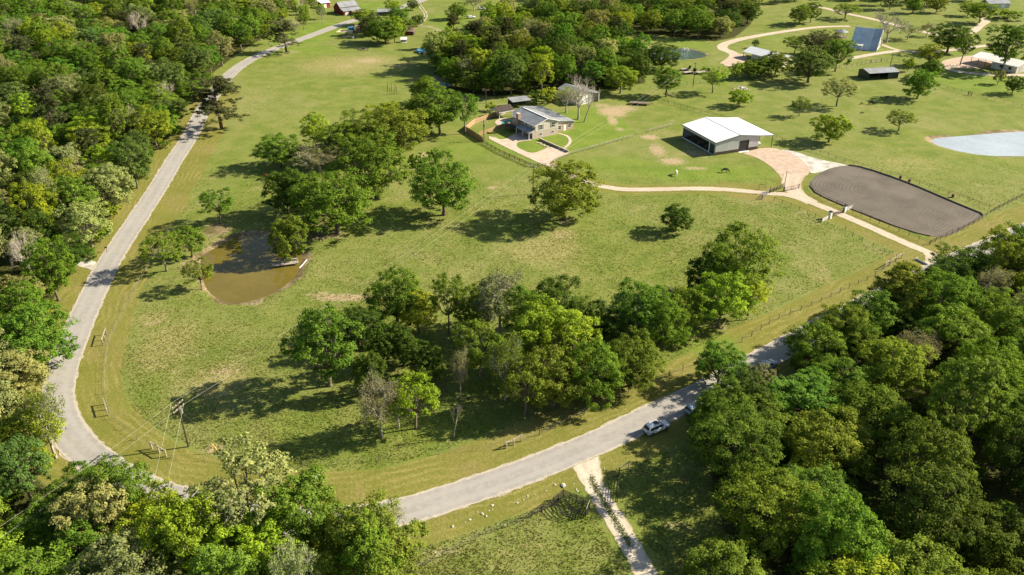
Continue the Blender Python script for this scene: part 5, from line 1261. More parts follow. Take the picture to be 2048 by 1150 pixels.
# --- grey workshop
s = Site('workshop', 'weathered grey metal workshop with an open lean-to bay', (24.6, 300.4), 33, 'workshop')
s.gable_wall('front_wall', [(0, -0.3), (7.0, -0.3), (7.0, 3.9), (3.6, 5.1), (0, 3.9)], 0, 0.12, 'barnwall'); s.box('side_wall', (0, 0.12, -0.3), (0.12, 12, 3.9), 'barnwall_y'); s.gable_wall('rear_wall', [(0, -0.3), (7.0, -0.3), (7.0, 3.9), (3.6, 5.1), (0, 3.9)], 11.9, 0.12, 'barnwall'); s.box('inner_wall', (6.9, 0.12, -0.3), (7.0, 11.9, 3.9), 'barnwall_y')
s.slab('roof_slope', [(-0.3, -0.3, 3.92), (3.6, -0.3, 5.3), (3.6, 12.3, 5.3), (-0.3, 12.3, 3.92)], 0.08, 'greyroof'); s.slab('roof_slope', [(3.6, -0.3, 5.3), (7.2, -0.3, 4.05), (7.2, 12.3, 4.05), (3.6, 12.3, 5.3)], 0.08, 'greyroof')
s.slab('lean_to_roof', [(7.2, -0.3, 4.05), (11.2, -0.3, 3.4), (11.2, 12.3, 3.4), (7.2, 12.3, 4.05)], 0.08, 'greyroof')
for x in (7.4, 10.9): s.box('lean_to_jamb', (x - 0.25, -0.02, -0.3), (x + 0.15, 0.15, 3.5), 'barnwall')
s.box('lean_to_wall', (10.95, 0.15, -0.3), (11.05, 12, 3.4), 'barnwall_y'); s.box('lean_to_rear', (7.1, 11.9, -0.3), (10.95, 12, 3.4), 'barnwall'); s.box('roller_door', (2.0, -0.05, 0), (5.2, 0.02, 3.2), 'white')
# --- blue A-frame
a_ = Site('a_frame_house', 'blue metal-roofed A-frame house with steep roof to the ground', (164.0, 395.4), -32, 'house')
AL, AW, AH = 12.0, 12.5, 9.2
a_.slab('roof_slope', [(-0.3, -0.2, -0.1), (AL * 0.74, -0.2, -0.1), (AL * 0.74, AW / 2, AH), (-0.3, AW / 2, AH)], 0.15, 'blueroof'); a_.slab('roof_slope', [(AL * 0.74 + 0.05, -0.3, -0.1), (AL + 0.3, -0.3, -0.1), (AL + 0.3, AW / 2, AH + 0.1), (AL * 0.74 + 0.05, AW / 2, AH + 0.1)], 0.15, 'blueroof_dark')
a_.slab('roof_slope', [(-0.3, AW / 2, AH), (AL + 0.3, AW / 2, AH), (AL + 0.3, AW + 0.2, -0.1), (-0.3, AW + 0.2, -0.1)], 0.15, 'blueroof')
for x in (0.1, AL - 0.1): a_.gable_wall('gable_wall', [(0.5, -0.2), (AW - 0.5, -0.2), (AW / 2, AH - 0.5)], x - 0.05, 0.1, 'creamwall', 'y')
MB().bar((AL + 0.32, -0.3, 0), (AL + 0.32, AW / 2, AH), 0.08, 0.3).build('barge_board', M['white'], a_.root); MB().bar((AL + 0.32, AW + 0.3, 0), (AL + 0.32, AW / 2, AH), 0.08, 0.3).build('barge_board', M['white'], a_.root)
for y, z in ((4.5, 1.0), (8.0, 1.0), (6.2, 4.2)): a_.window(AL - 0.05, y, z, 1.3, 1.5, 'x+')
a_.slab('porch_roof', [(2.6, -2.6, 2.5), (6.0, -2.6, 2.5), (6.0, 1.2, 3.1), (2.6, 1.2, 3.1)], 0.1, 'white')
for x in (2.8, 5.8): a_.box('porch_post', (x - 0.07, -2.4, -0.3), (x + 0.07, -2.26, 2.5), 'white')
a_.box('porch_step', (2.8, -3.4, -0.2), (5.8, -0.2, 0.18), 'concrete')
g_ = G(1682, 73); r = empty('gazebo', g_, label='round gazebo with pale metal roof beside the A-frame house', cat='gazebo')
MB().add([(3.4 * math.cos(k * math.pi / 4), 3.4 * math.sin(k * math.pi / 4), 2.5) for k in range(8)] + [(0, 0, 3.9)], [(k, (k + 1) % 8, 8) for k in range(8)]).build('roof', M['greyroof'], r)
for k in range(8): MB().cyl((2.9 * math.cos(k * math.pi / 4), 2.9 * math.sin(k * math.pi / 4), -0.2), 0.09, 2.8, 6).build('post', M['wood'], r)
MB().cyl((0, 0, -0.2), 3.1, 0.4, 16).build('floor', M['wood'], r)
# --- black open shed
k_ = Site('field_shed', 'black open-fronted field shed with pale metal roof', (150.2, 336.8), 12, 'shed')
k_.gable_wall('end_wall', [(0, -0.3), (7.6, -0.3), (7.6, 2.9), (4.6, 3.75), (0, 2.95)], 0, 0.12, 'greensheet', 'y'); k_.gable_wall('end_wall', [(0, -0.3), (7.6, -0.3), (7.6, 2.9), (4.6, 3.75), (0, 2.95)], 13.9, 0.12, 'greensheet', 'y')
k_.box('rear_wall', (0.12, 7.5, -0.3), (13.9, 7.6, 2.9), 'greensheet'); k_.box('front_panel', (9.2, 0, -0.3), (13.9, 0.1, 2.9), 'greensheet')
for x in (4.7, 9.1): k_.box('front_post', (x - 0.1, 0, -0.3), (x + 0.1, 0.2, 2.95), 'blackpaint')
k_.slab('roof_slope', [(-0.2, -0.4, 2.95), (14.2, -0.4, 2.95), (14.2, 4.6, 3.85), (-0.2, 4.6, 3.85)], 0.06, 'greyroof_x'); k_.slab('roof_slope', [(-0.2, 4.6, 3.85), (14.2, 4.6, 3.85), (14.2, 7.9, 2.9), (-0.2, 7.9, 2.9)], 0.06, 'whiteroof_x')
# --- white-roofed shed by the lawn
w_ = Site('long_shed', 'long cream shed with bright white roof and open carport end', (218.3, 347.6), 29, 'shed')
w_.box('front_wall', (0, 0, -0.3), (12, 0.15, 3.0), 'creamwall'); w_.box('side_wall', (0, 0.15, -0.3), (0.15, 11.5, 3.0), 'creamwall'); w_.box('rear_wall', (0.15, 11.4, -0.3), (12, 11.5, 3.0), 'creamwall')
w_.gable_wall('front_gable', [(0, 3.0), (12, 3.0), (6, 4.3)], 0.02, 0.1, 'creamwall')
w_.slab('roof_slope', [(-0.5, -0.5, 2.95), (6, -0.5, 4.4), (6, 21.5, 4.4), (-0.5, 21.5, 2.95)], 0.08, 'whiteroof'); w_.slab('roof_slope', [(6, -0.5, 4.4), (12.5, -0.5, 2.95), (12.5, 21.5, 2.95), (6, 21.5, 4.4)], 0.08, 'whiteroof')
for y in (14.5, 18, 21.2):
    for x in (0.1, 11.9): w_.box('carport_post', (x - 0.08, y - 0.08, -0.3), (x + 0.08, y + 0.08, 3.0), 'blackpaint')
for y in (3, 7): w_.window(0, y, 1.2, 1.1, 0.9, 'x-', 'blackpaint')
w_.box('door', (2.0, -0.06, 0), (4.5, 0.02, 2.4), 'barnwall'); w_.window(8.5, 0, 1.1, 1.4, 1.0, 'y-', 'blackpaint')
# --- white-roofed house in the trees
v_ = Site('cottage', 'low cream house with white metal roof half hidden by trees', (119.9, 358.6), 35, 'house')
v_.gable_wall('gable_wall', [(0, -0.3), (9.5, -0.3), (9.5, 3.0), (4.75, 4.5), (0, 3.0)], 0, 0.15, 'creamwall'); v_.box('side_wall', (0, 0.15, -0.3), (0.15, 17, 3.0), 'creamwall'); v_.box('far_wall', (9.35, 0.15, -0.3), (9.5, 17, 3.0), 'creamwall'); v_.box('end_wall', (0.15, 17, -0.3), (9.35, 17.15, 3.0), 'creamwall')
v_.slab('roof_slope', [(-0.6, -0.5, 2.9), (4.75, -0.5, 4.7), (4.75, 22, 4.7), (-0.6, 22, 2.9)], 0.08, 'whiteroof'); v_.slab('roof_slope', [(4.75, -0.5, 4.7), (10.1, -0.5, 2.9), (10.1, 22, 2.9), (4.75, 22, 4.7)], 0.08, 'whiteroof')
for x in (0, 9.4): v_.box('carport_post', (x - 0.08, 21.6, -0.3), (x + 0.08, 21.76, 3.0), 'blackpaint')
for y in (3.5, 8, 12.5): v_.window(0, y, 1.0, 1.2, 1.2, 'x-')
v_.window(4.7, 0, 1.0, 1.3, 1.2, 'y-')
# --- red barns
q_ = Site('red_barn', 'large red barn with grey roof and a red lean-to', (-96.2, 475.3), 36, 'barn')
RL = 11.0
q_.gable_wall('end_wall', [(0, -0.3), (13, -0.3), (13, 3.0), (8, 6.2), (4.2, 4.0), (4.2, 3.4), (0, 2.4)], 0, 0.15, 'redwall', 'y'); q_.gable_wall('end_wall', [(0, -0.3), (13, -0.3), (13, 3.0), (8, 6.2), (4.2, 4.0), (4.2, 3.4), (0, 2.4)], RL - 0.15, 0.15, 'redwall', 'y')
q_.box('side_wall', (0.15, 0, -0.3), (RL - 0.15, 0.15, 2.4), 'redwall'); q_.box('clerestory', (0.15, 4.2, 3.0), (RL - 0.15, 4.3, 4.0), 'redwall'); q_.box('far_wall', (0.15, 12.85, -0.3), (RL - 0.15, 13, 3.0), 'redwall')
q_.slab('lean_to_roof', [(-0.3, -0.5, 2.35), (RL + 0.3, -0.5, 2.35), (RL + 0.3, 4.2, 3.5), (-0.3, 4.2, 3.5)], 0.08, 'greyroof_x'); q_.slab('main_roof', [(-0.3, 3.8, 3.85), (RL + 0.3, 3.8, 3.85), (RL + 0.3, 8, 6.3), (-0.3, 8, 6.3)], 0.08, 'greyroof_x'); q_.slab('main_roof', [(-0.3, 8, 6.3), (RL + 0.3, 8, 6.3), (RL + 0.3, 13.4, 2.85), (-0.3, 13.4, 2.85)], 0.08, 'greyroof_x')
q_.slab('porch_roof', [(4.5, -3.6, 1.9), (RL + 0.5, -3.6, 1.9), (RL + 0.5, -0.5, 2.3), (4.5, -0.5, 2.3)], 0.06, 'rustroof')
for x in (4.7, 8, RL): q_.box('porch_post', (x - 0.08, -3.4, -0.3), (x + 0.08, -3.24, 1.95), 'wood')
q_.box('door', (1.0, -0.04, 0), (3.0, 0.02, 2.0), 'white')
u_ = Site('small_red_shed', 'small red shed with white roof behind the large red barn', (-113.5, 497.5), 36, 'shed')
u_.box('wall', (0, 0, -0.3), (5.5, 5.0, 3.0), 'redwall'); u_.slab('roof', [(-0.4, -0.5, 2.95), (5.9, -0.5, 2.95), (5.9, 5.4, 4.1), (-0.4, 5.4, 4.1)], 0.08, 'whiteroof_x'); u_.box('door', (1.5, -0.05, 0), (3.2, 0.02, 2.2), 'white')
# --- rusty shed, far sheds and the yard
x_ = Site('rusty_shed', 'white shed with rust-streaked roof beside the wood', tuple(P(868, 173)), 5, 'shed')
x_.box('front_wall', (0, 0, -0.3), (7.2, 0.1, 2.3), 'barnwall'); x_.box('side_wall', (0, 0.1, -0.3), (0.1, 5, 2.6), 'barnwall_y'); x_.box('side_wall', (7.1, 0.1, -0.3), (7.2, 5, 2.6), 'barnwall_y'); x_.box('rear_wall', (0.1, 4.9, -0.3), (7.1, 5, 2.6), 'barnwall')
x_.slab('roof', [(-0.3, -0.4, 2.35), (7.5, -0.4, 2.35), (7.5, 5.3, 3.2), (-0.3, 5.3, 3.2)], 0.06, 'rustroof'); x_.box('door', (4.6, -0.04, 0), (5.8, 0.02, 2.0), 'bluecover')
f_ = Site('far_shed', 'far pale grey shed beyond the upper lane', tuple(P(1976, 17)), 4, 'shed')
f_.box('wall', (0, 0, -0.3), (13, 8, 2.8), 'barnwall'); f_.slab('roof_slope', [(-0.4, -0.4, 2.8), (13.4, -0.4, 2.8), (13.4, 4, 4.2), (-0.4, 4, 4.2)], 0.08, 'greyroof_x'); f_.slab('roof_slope', [(-0.4, 4, 4.2), (13.4, 4, 4.2), (13.4, 8.4, 2.8), (-0.4, 8.4, 2.8)], 0.08, 'greyroof_x')
for x in (2.5, 7.5): f_.box('door', (x, -0.05, 0), (x + 2.6, 0.02, 2.3), 'white')
f2 = Site('roadside_hut', 'grey-roofed hut beside the far road', tuple(P(757, 31)), 12, 'shed')
f2.box('wall', (0, 0, -0.3), (7.5, 4, 2.0), 'wainscot'); f2.slab('roof', [(-0.4, -0.5, 2.1), (7.9, -0.5, 2.1), (7.9, 4.5, 2.9), (-0.4, 4.5, 2.9)], 0.08, 'greyroof_x')
f3 = Site('far_house', 'far grey-roofed house half hidden beyond the pond wood', tuple(P(1462, 20)), 10, 'house')
f3.box('wall', (0, 0, -0.3), (12, 7, 2.8), 'brick'); f3.slab('roof_slope', [(-0.5, -0.5, 2.8), (12.5, -0.5, 2.8), (12.5, 3.5, 4.6), (-0.5, 3.5, 4.6)], 0.1, 'greyroof_x'); f3.slab('roof_slope', [(-0.5, 3.5, 4.6), (12.5, 3.5, 4.6), (12.5, 7.5, 2.8), (-0.5, 7.5, 2.8)], 0.1, 'greyroof_x')
for x in (2, 6, 9.5): f3.window(x, 0, 1.0, 1.3, 1.2, 'y-')
y_ = Site('yard_house', 'brown hut under the trees of the far yard', tuple(P(712, 66)), 8, 'hut')
y_.box('wall', (0, 0, -0.3), (9, 5, 2.4), 'tanwood'); y_.slab('roof_slope', [(-0.4, -0.4, 2.4), (9.4, -0.4, 2.4), (9.4, 2.5, 3.6), (-0.4, 2.5, 3.6)], 0.08, 'rustroof'); y_.slab('roof_slope', [(-0.4, 2.5, 3.6), (9.4, 2.5, 3.6), (9.4, 5.4, 2.4), (-0.4, 5.4, 2.4)], 0.08, 'rustroof'); y_.window(2.5, 0, 0.9, 1.2, 1.0, 'y-'); y_.box('door', (5.5, -0.05, 0), (6.4, 0.02, 2.0), 'white')
y2 = Site('garden_hut', 'brown hut with red doorway under the twiggy shrub', tuple(P(808, 70)), -6, 'hut')
y2.box('wall', (0, 0, -0.3), (5, 4, 2.0), 'darkwood'); y2.slab('roof', [(-0.4, -0.6, 2.0), (5.4, -0.6, 2.0), (5.4, 4.4, 2.9), (-0.4, 4.4, 2.9)], 0.08, 'rustroof'); y2.box('door', (1.4, -0.05, 0), (3.4, 0.02, 1.7), 'redwall')
y3 = Site('playhouse', 'small grey playhouse on the mown grass of the far yard', tuple(P(802, 85)), 4, 'playhouse')
y3.box('wall', (0, 0, -0.2), (2.8, 2.2, 1.5), 'greyroof'); y3.slab('roof', [(-0.2, -0.3, 1.5), (3.0, -0.3, 1.5), (3.0, 2.4, 2.2), (-0.2, 2.4, 2.2)], 0.08, 'white'); y3.box('step', (-0.1, -0.8, -0.2), (2.9, 0, 0.2), 'white')
ss = empty('shade_sail', G(690, 72), label='cream shade sail stretched over posts in the far yard', cat='shade sail')
MB().prism([(-4.2, -1.6, 2.2), (4.0, -1.8, 2.0), (4.4, 1.8, 2.5), (-2.6, 2.0, 2.8)], 0.03).build('cloth', M['sail'], ss)
for q, zz in (((-4.2, -1.6), 2.2), ((4.0, -1.8), 2.0), ((4.4, 1.8), 2.5), ((-2.6, 2.0), 2.8)): MB().cyl((*q, -0.2), 0.07, zz + 0.2, 6).build('post', M['wood'], ss)
bt = empty('covered_trailer', G(703, 62), 0.2, label='blue tarpaulin-covered trailer in the far yard', cat='trailer')
MB().box((-1.6, -1.0, 0.5), (1.6, 1.0, 1.9)).build('cover', M['bluecover'], bt); MB().box((-1.7, -0.9, 0.35), (2.4, 0.9, 0.5)).build('chassis', M['blackpaint'], bt)
for y in (-0.95, 0.95): MB().tube([(0, y - 0.1, 0.33), (0, y + 0.1, 0.33)], 0.33, 12).build('wheel', M['tyre'], bt)
tb = empty('picnic_table', G(695, 76), 0.3, label='grey picnic table on the yard grass below the shade sail', cat='table')
MB().box((-2.2, -0.5, 0.7), (2.2, 0.5, 0.78)).build('tabletop', M['palewood'], tb)
for y in (-0.95, 0.8): MB().box((-2.2, y, 0.42), (2.2, y + 0.2, 0.48)).build('bench', M['palewood'], tb)
for x in (-1.6, 1.6): MB().box((x - 0.06, -0.9, -0.1), (x + 0.06, 0.9, 0.42)).build('leg', M['palewood'], tb); MB().box((x - 0.05, -0.1, 0.42), (x + 0.05, 0.1, 0.7)).build('strut', M['palewood'], tb)
fz = empty('white_cabinet', G(706, 78), 0.1, label='small white cabinet standing in the far yard', cat='cabinet')
MB().box((-0.5, -0.4, 0), (0.5, 0.4, 1.2)).build('case', M['white'], fz); MB().box((-0.52, -0.42, 1.2), (0.52, 0.42, 1.26)).build('lid', M['steel'], fz)
pl = empty('above_ground_pool', G(847, 104), label='round blue above-ground pool with pale wooden deck', cat='pool')
MB().cyl((0, 0, -0.1), 3.2, 1.25, 24).build('wall', M['bluecover'], pl); MB().cyl((0, 0, 1.15), 2.9, 0.03, 24).build('cover', M['bluecover'], pl)
MB().box((-1.6, -4.6, -0.2), (3.4, -3.0, 0.7)).build('deck', M['palewood'], pl); MB().box((-0.4, -5.6, -0.2), (1.0, -4.6, 0.3)).build('step', M['palewood'], pl)
for i, (px, py) in enumerate(((853, 74), (867, 74))):
    r = empty('trash_barrel', G(px, py), label='dark barrel standing on the mown far meadow', cat='barrel', group='dark barrels on the far meadow')
    MB().tube([(0, 0, 0), (0, 0, 0.1), (0, 0, 1.1), (0, 0, 1.15)], [0.42, 0.48, 0.48, 0.42], 10).build('drum', M['blackpaint'], r); MB().cyl((0, 0, 1.13), 0.46, 0.06, 10).build('lid', M['blackpaint'], r)

# ------------------------------------------------------------------ vehicles and trailers
def paint(name, col):
    t = NT(name); n = t.noise(1.5, 3); t.set(t.mix(t.ramp(n, 0.3, 0.7), tuple(c * 0.9 for c in col), col), 0.3, 0.5, 0.0)
    t.bsdf.inputs['Coat Weight'].default_value = 0.6; t.bsdf.inputs['Coat Roughness'].default_value = 0.08
    return t.m
M['silver'] = paint('silver_car_paint', (0.70, 0.72, 0.74)); M['bluegrey'] = paint('blue_grey_car_paint', (0.30, 0.36, 0.44)); M['carwhite'] = paint('white_car_paint', (0.72, 0.73, 0.74))
M['red_glass'] = NT('red_lamp_glass').set((0.30, 0.01, 0.01), 0.2, 0.5).m; M['chrome'] = NT('chrome').set((0.65, 0.66, 0.68), 0.2, 0.5, 0.9).m
def loft(sections):
    """sections: list of (x, [(y,z)...]) closed rings"""
    mb = MB(); n = len(sections[0][1]); vs = [(x, y, z) for x, ring in sections for y, z in ring]; fs = []
    for i in range(len(sections) - 1):
        for k in range(n): a, b2 = i * n + k, i * n + (k + 1) % n; fs.append((a, b2, b2 + n, a + n))
    fs += [tuple(range(n - 1, -1, -1)), tuple(range((len(sections) - 1) * n, len(sections) * n))]
    return mb.add(vs, fs)
def ring(w, z0, z1, wt, r=0.12): return [(-w + r, z0), (w - r, z0), (w, z0 + r), (w, (z0 + z1) / 2), (wt, z1 - r * 0.6), (wt - r, z1), (-wt + r, z1), (-wt, z1 - r * 0.6), (-w, (z0 + z1) / 2), (-w, z0 + r)]
def car(label, px, py, az, body='silver', roof_h=1.74, sunroof=True, length=1.0, group=None, name='parked_car'):
    g = G(px, py); g.z += 0.06
    r = empty(name, g, az, label=label, cat='car', group=group)
    r.scale = (length, 1, 1)
    b_ = loft([(-2.42, ring(0.80, 0.42, 0.95, 0.76)), (-2.36, ring(0.92, 0.34, 1.06, 0.88)), (-1.6, ring(0.97, 0.28, 1.10, 0.91)), (0.0, ring(0.97, 0.26, 1.08, 0.91)), (1.05, ring(0.97, 0.28, 1.06, 0.90)), (1.85, ring(0.95, 0.30, 0.99, 0.84)), (2.30, ring(0.86, 0.36, 0.88, 0.74)), (2.42, ring(0.72, 0.42, 0.78, 0.62))]).build('body', M[body], r, True)
    H = roof_h
    loft([(-2.30, ring(0.84, 1.0, 1.10, 0.82, 0.03)), (-2.02, ring(0.84, 1.0, H - 0.06, 0.69, 0.06)), (-1.7, ring(0.85, 1.0, H, 0.69, 0.06)), (-0.3, ring(0.85, 1.0, H + 0.02, 0.70, 0.06)), (0.35, ring(0.85, 1.0, H - 0.02, 0.69, 0.06)), (0.75, ring(0.85, 1.0, H - 0.36, 0.72, 0.05)), (1.20, ring(0.84, 1.0, 1.08, 0.80, 0.03))]).build('cabin', M[body], r, True)
    # glazing stands just proud of the cabin
    ys = lambda z: 0.86 - 0.15 * (z - 1.08) / (H - 1.08)
    for s_ in (-1, 1):
        for x0, x1, x2, x3 in ((-2.0, -1.28, -1.28, -1.86), (-1.2, -0.22, -0.22, -1.2), (-0.14, 0.98, 0.42, -0.14)):
            za, zb = 1.14, H - 0.16
            zm = 1.0 + (H - 1.0) / 2; t_ = (zm - za) / (zb - za); e = 0.02
            v4 = [(x0, za), (x1, za), (x1 + (x2 - x1) * t_, zm), (x2, zb), (x3, zb), (x0 + (x3 - x0) * t_, zm)]
            hw = lambda z: 0.85 if z <= zm else 0.85 - 0.155 * (z - zm) / (H - 0.036 - zm)
            MB().add([(x, s_ * (hw(z) + e), z) for x, z in v4] + [(x, s_ * (hw(z) - 0.03), z) for x, z in v4], [(0, 1, 2, 5), (5, 2, 3, 4)] + [(i, (i + 1) % 6, (i + 1) % 6 + 6, i + 6) for i in range(6)]).build('side_window', M['glass'], r)
        MB().bar((-1.9, s_ * 0.62, H + 0.05), (0.1, s_ * 0.62, H + 0.05), 0.04, 0.05).build('roof_rail', M['chrome'], r)
        MB().box((2.18, min(s_ * 0.45, s_ * 0.80), 0.70), (2.40, max(s_ * 0.45, s_ * 0.80), 0.86)).build('headlight', M['white'], r)
        MB().box((-2.45, min(s_ * 0.62, s_ * 0.84), 0.72), (-2.36, max(s_ * 0.62, s_ * 0.84), 1.0)).build('tail_light', M['red_glass'], r)
        MB().box((0.72, min(s_ * 0.92, s_ * 1.12), 1.06), (0.92, max(s_ * 0.92, s_ * 1.12), 1.22)).build('mirror', M[body], r)
        for x in (-1.45, 1.5):
            w_ = MB().tube([(x, s_ * 0.76, 0.36), (x, s_ * 0.985, 0.36)], 0.37, 18).build('wheel', M['tyre'], r); MB().tube([(x, s_ * 0.90, 0.36), (x, s_ * 0.995, 0.36)], [0.23, 0.21], 12).build('rim', M['chrome'], w_)
    MB().prism([(0.46, -0.62, H - 0.09), (1.16, -0.74, 1.11), (1.16, 0.74, 1.11), (0.46, 0.62, H - 0.09)], 0.02).build('windscreen', M['glass'], r).location = (0.02, 0, 0.03)
    MB().prism([(-2.04, 0.60, H - 0.10), (-2.29, 0.70, 1.16), (-2.29, -0.70, 1.16), (-2.04, -0.60, H - 0.10)], 0.02).build('rear_window', M['glass'], r).location = (-0.03, 0, 0.015)
    if sunroof: MB().box((-0.75, -0.46, H - 0.02), (0.22, 0.46, H + 0.035)).build('sunroof', M['glass'], r)
    MB().box((-2.47, -0.6, 0.42), (-2.38, 0.6, 0.56)).build('rear_bumper', M['blackpaint'], r)
    return r
def az_of(a, b2): d = P(*b2) - P(*a); return math.atan2(d[1], d[0])
car('silver SUV with a dark panoramic sunroof parked half off the road', 1312, 861, az_of((1287, 867), (1334, 848)))
car('blue-grey car half hidden under the roadside trees', 1533, 738, az_of((1500, 752), (1560, 716)), 'bluegrey', 1.55, False, group=None)
car('pale blue car parked ahead of the silver SUV under branches', 1392, 822, az_of((1365, 832), (1415, 806)), 'bluegrey', 1.6, False)
car('white car beside the round oak of the far meadow', 942, 36, 0.4, 'carwhite', 1.5, False); car('pale car by the pinkish bare tree', 964, 19, 0.2, 'carwhite', 1.5, False)
def trailer(label, px, py, az, L=6.0, W_=2.2, deck='palewood', ramp=True):
    r = empty('flatbed_trailer', G(px, py), az, label=label, cat='trailer', group='flatbed trailers')
    for i in range(8):
        y = -W_ / 2 + W_ * i / 8
        MB().box((-L / 2, y + 0.01, 0.78), (L / 2, y + W_ / 8 - 0.01, 0.84)).build('deck_plank', M[deck], r)
    MB().box((-L / 2, -W_ / 2, 0.6), (L / 2, W_ / 2, 0.77)).build('frame', M['blackpaint'], r)
    MB().tube([(L / 2, -0.8, 0.65), (L / 2 + 1.5, 0, 0.6)], 0.07, 6).build('drawbar', M['blackpaint'], r); MB().tube([(L / 2, 0.8, 0.65), (L / 2 + 1.5, 0, 0.6)], 0.07, 6).build('drawbar', M['blackpaint'], r); MB().cyl((L / 2 + 1.4, 0, -0.02), 0.06, 0.7, 6).build('jack', M['steel'], r)
    for x in (-0.9, 0.0):
        for s_ in (-1, 1): MB().tube([(x, s_ * (W_ / 2 + 0.02), 0.38), (x, s_ * (W_ / 2 + 0.25), 0.38)], 0.38, 14).build('wheel', M['tyre'], r)
    for s_ in (-1, 1): MB().box((-1.4, min(s_ * (W_ / 2), s_ * (W_ / 2 + 0.28)), 0.80), (0.5, max(s_ * (W_ / 2), s_ * (W_ / 2 + 0.28)), 0.85)).build('mudguard', M['blackpaint'], r)
    if ramp: MB().prism([(-L / 2, -W_ / 2, 0.8), (-L / 2, W_ / 2, 0.8), (-L / 2 - 0.4, W_ / 2, 1.9), (-L / 2 - 0.4, -W_ / 2, 1.9)], 0.05).build('ramp', M['blackpaint'], r)
    return r
trailer('long dark flatbed trailer parked where the bare soil meets the paddock', 1279, 208, math.radians(-12), 7.5, 2.3, 'wood', False)
trailer('pale-decked flatbed trailer parked behind the utility pole', 1378, 146, math.radians(25 + 180), 5.5); trailer('pale-decked flatbed trailer nearest the paddock tree', 1404, 146, math.radians(28 + 180), 6.0); trailer('small flatbed trailer at the end of the trailer row', 1370, 140, math.radians(18 + 180), 4.0, 1.8)

# ------------------------------------------------------------------ horses and cattle
def skin_body(name, verts, edges, rad, mat, parent):
    me = bpy.data.meshes.new(name); me.from_pydata(verts, edges, []); me.materials.append(mat)
    o = bpy.data.objects.new(name, me); C.objects.link(o); o.parent = parent
    md = o.modifiers.new('skin', 'SKIN'); md.use_smooth_shade = True
    for i, sv in enumerate(me.skin_vertices[0].data): sv.radius = rad[i]; sv.use_root = (i == 0)
    o.modifiers.new('sub', 'SUBSURF').levels = 1; o.modifiers['sub'].render_levels = 2
    return o
def animal(name, label, px, py, az, mat, s=1.0, cow=False, cat='horse', group=None, mane=None, down=True):
    r = empty(name, G(px, py), az, label=label, cat=cat, group=group); r.scale = (s, s, s)
    bk = 1.22
    V_ = [(-0.72, 0, bk), (-0.2, 0, bk - 0.05), (0.3, 0, bk - 0.04), (0.68, 0, bk + 0.04)]
    R_ = [(0.31, 0.34), (0.33, 0.36), (0.31, 0.36), (0.23, 0.31)]
    E_ = [(0, 1), (1, 2), (2, 3)]
    if down: nk = [(1.02, 0, 0.98), (1.28, 0, 0.68), (1.42, 0, 0.40), (1.52, 0, 0.12)]
    else: nk = [(1.0, 0, 1.55), (1.2, 0, 1.85), (1.45, 0, 1.72), (1.68, 0, 1.52)]
    pr = 3
    for q, w in zip(nk, ((0.16, 0.22), (0.12, 0.16), (0.12, 0.14), (0.08, 0.09)) if not cow else ((0.2, 0.24), (0.15, 0.18), (0.15, 0.16), (0.10, 0.11))): V_.append(q); R_.append(w); E_.append((pr, len(V_) - 1)); pr = len(V_) - 1
    for sy in (-1, 1):
        for at_, chain in ((3, [(0.60, sy * 0.2, 0.86, 0.14), (0.60, sy * 0.2, 0.48, 0.085), (0.58, sy * 0.2, 0.12, 0.06), (0.63, sy * 0.2, 0.03, 0.075)]), (0, [(-0.66, sy * 0.21, 0.90, 0.19), (-0.62, sy * 0.21, 0.72, 0.14), (-0.84, sy * 0.2, 0.48, 0.085), (-0.80, sy * 0.2, 0.12, 0.06), (-0.75, sy * 0.2, 0.03, 0.075)])):
            pr = at_
            for (x, y, z, w) in chain: V_.append((x, y, z)); R_.append((w, w)); E_.append((pr, len(V_) - 1)); pr = len(V_) - 1
    skin_body('body', V_, E_, R_, M[mat], r)
    MB().tube([(-0.98, 0, bk + 0.1), (-1.12, 0, bk - 0.15), (-1.12, 0, 0.6), (-1.08, 0, 0.42)], [0.05, 0.06, 0.05 if cow else 0.09, 0.02], 6).build('tail', M[mane or mat], r)
    hd = Vector(nk[1])
    for sy in (-1, 1): MB().tube([hd + Vector((0.02, sy * 0.09, 0.08)), hd + Vector((0.0, sy * (0.24 if cow else 0.13), 0.14 if cow else 0.26))], [0.05, 0.015], 5).build('ear', M[mat], r)
    if not cow:
        MB().add([(0.72, 0.02, bk + 0.38), (0.72, -0.02, bk + 0.38), (nk[0][0], 0.03, nk[0][2] + 0.30), (nk[0][0], -0.03, nk[0][2] + 0.30), (nk[1][0] + 0.02, 0.03, nk[1][2] + 0.22), (nk[1][0] + 0.02, -0.03, nk[1][2] + 0.22), (nk[0][0] - 0.05, 0.16, nk[0][2] + 0.05), (nk[1][0] - 0.05, 0.13, nk[1][2] + 0.0), (0.68, 0.2, bk + 0.1)], [(0, 2, 3, 1), (2, 4, 5, 3), (0, 8, 6, 2), (2, 6, 7, 4)]).build('mane', M[mane or mat], r)
    return r
M['bay'] = worn('dark_bay_coat', (0.045, 0.028, 0.02), 0.3, 2, 0.6, 0.3); M['greycoat'] = worn('white_coat', (0.74, 0.70, 0.60), 0.1, 2, 0.8, 0.2); M['chestnut'] = worn('chestnut_coat', (0.30, 0.10, 0.035), 0.25, 2, 0.6, 0.3); M['blackcoat'] = worn('black_coat', (0.014, 0.013, 0.013), 0.3, 2, 0.55, 0.3)
animal('horse', 'dark brown horse grazing below the white barn', 1449, 344, math.radians(-8), 'bay')
animal('horse', 'white horse standing end-on in the grass between barn shadow and drive', 1352, 350, math.radians(82), 'greycoat', 1.05)
animal('horse', 'chestnut horse standing in the shade of the compact oak', 531, 358, math.radians(-55), 'chestnut', 1.05, down=False)
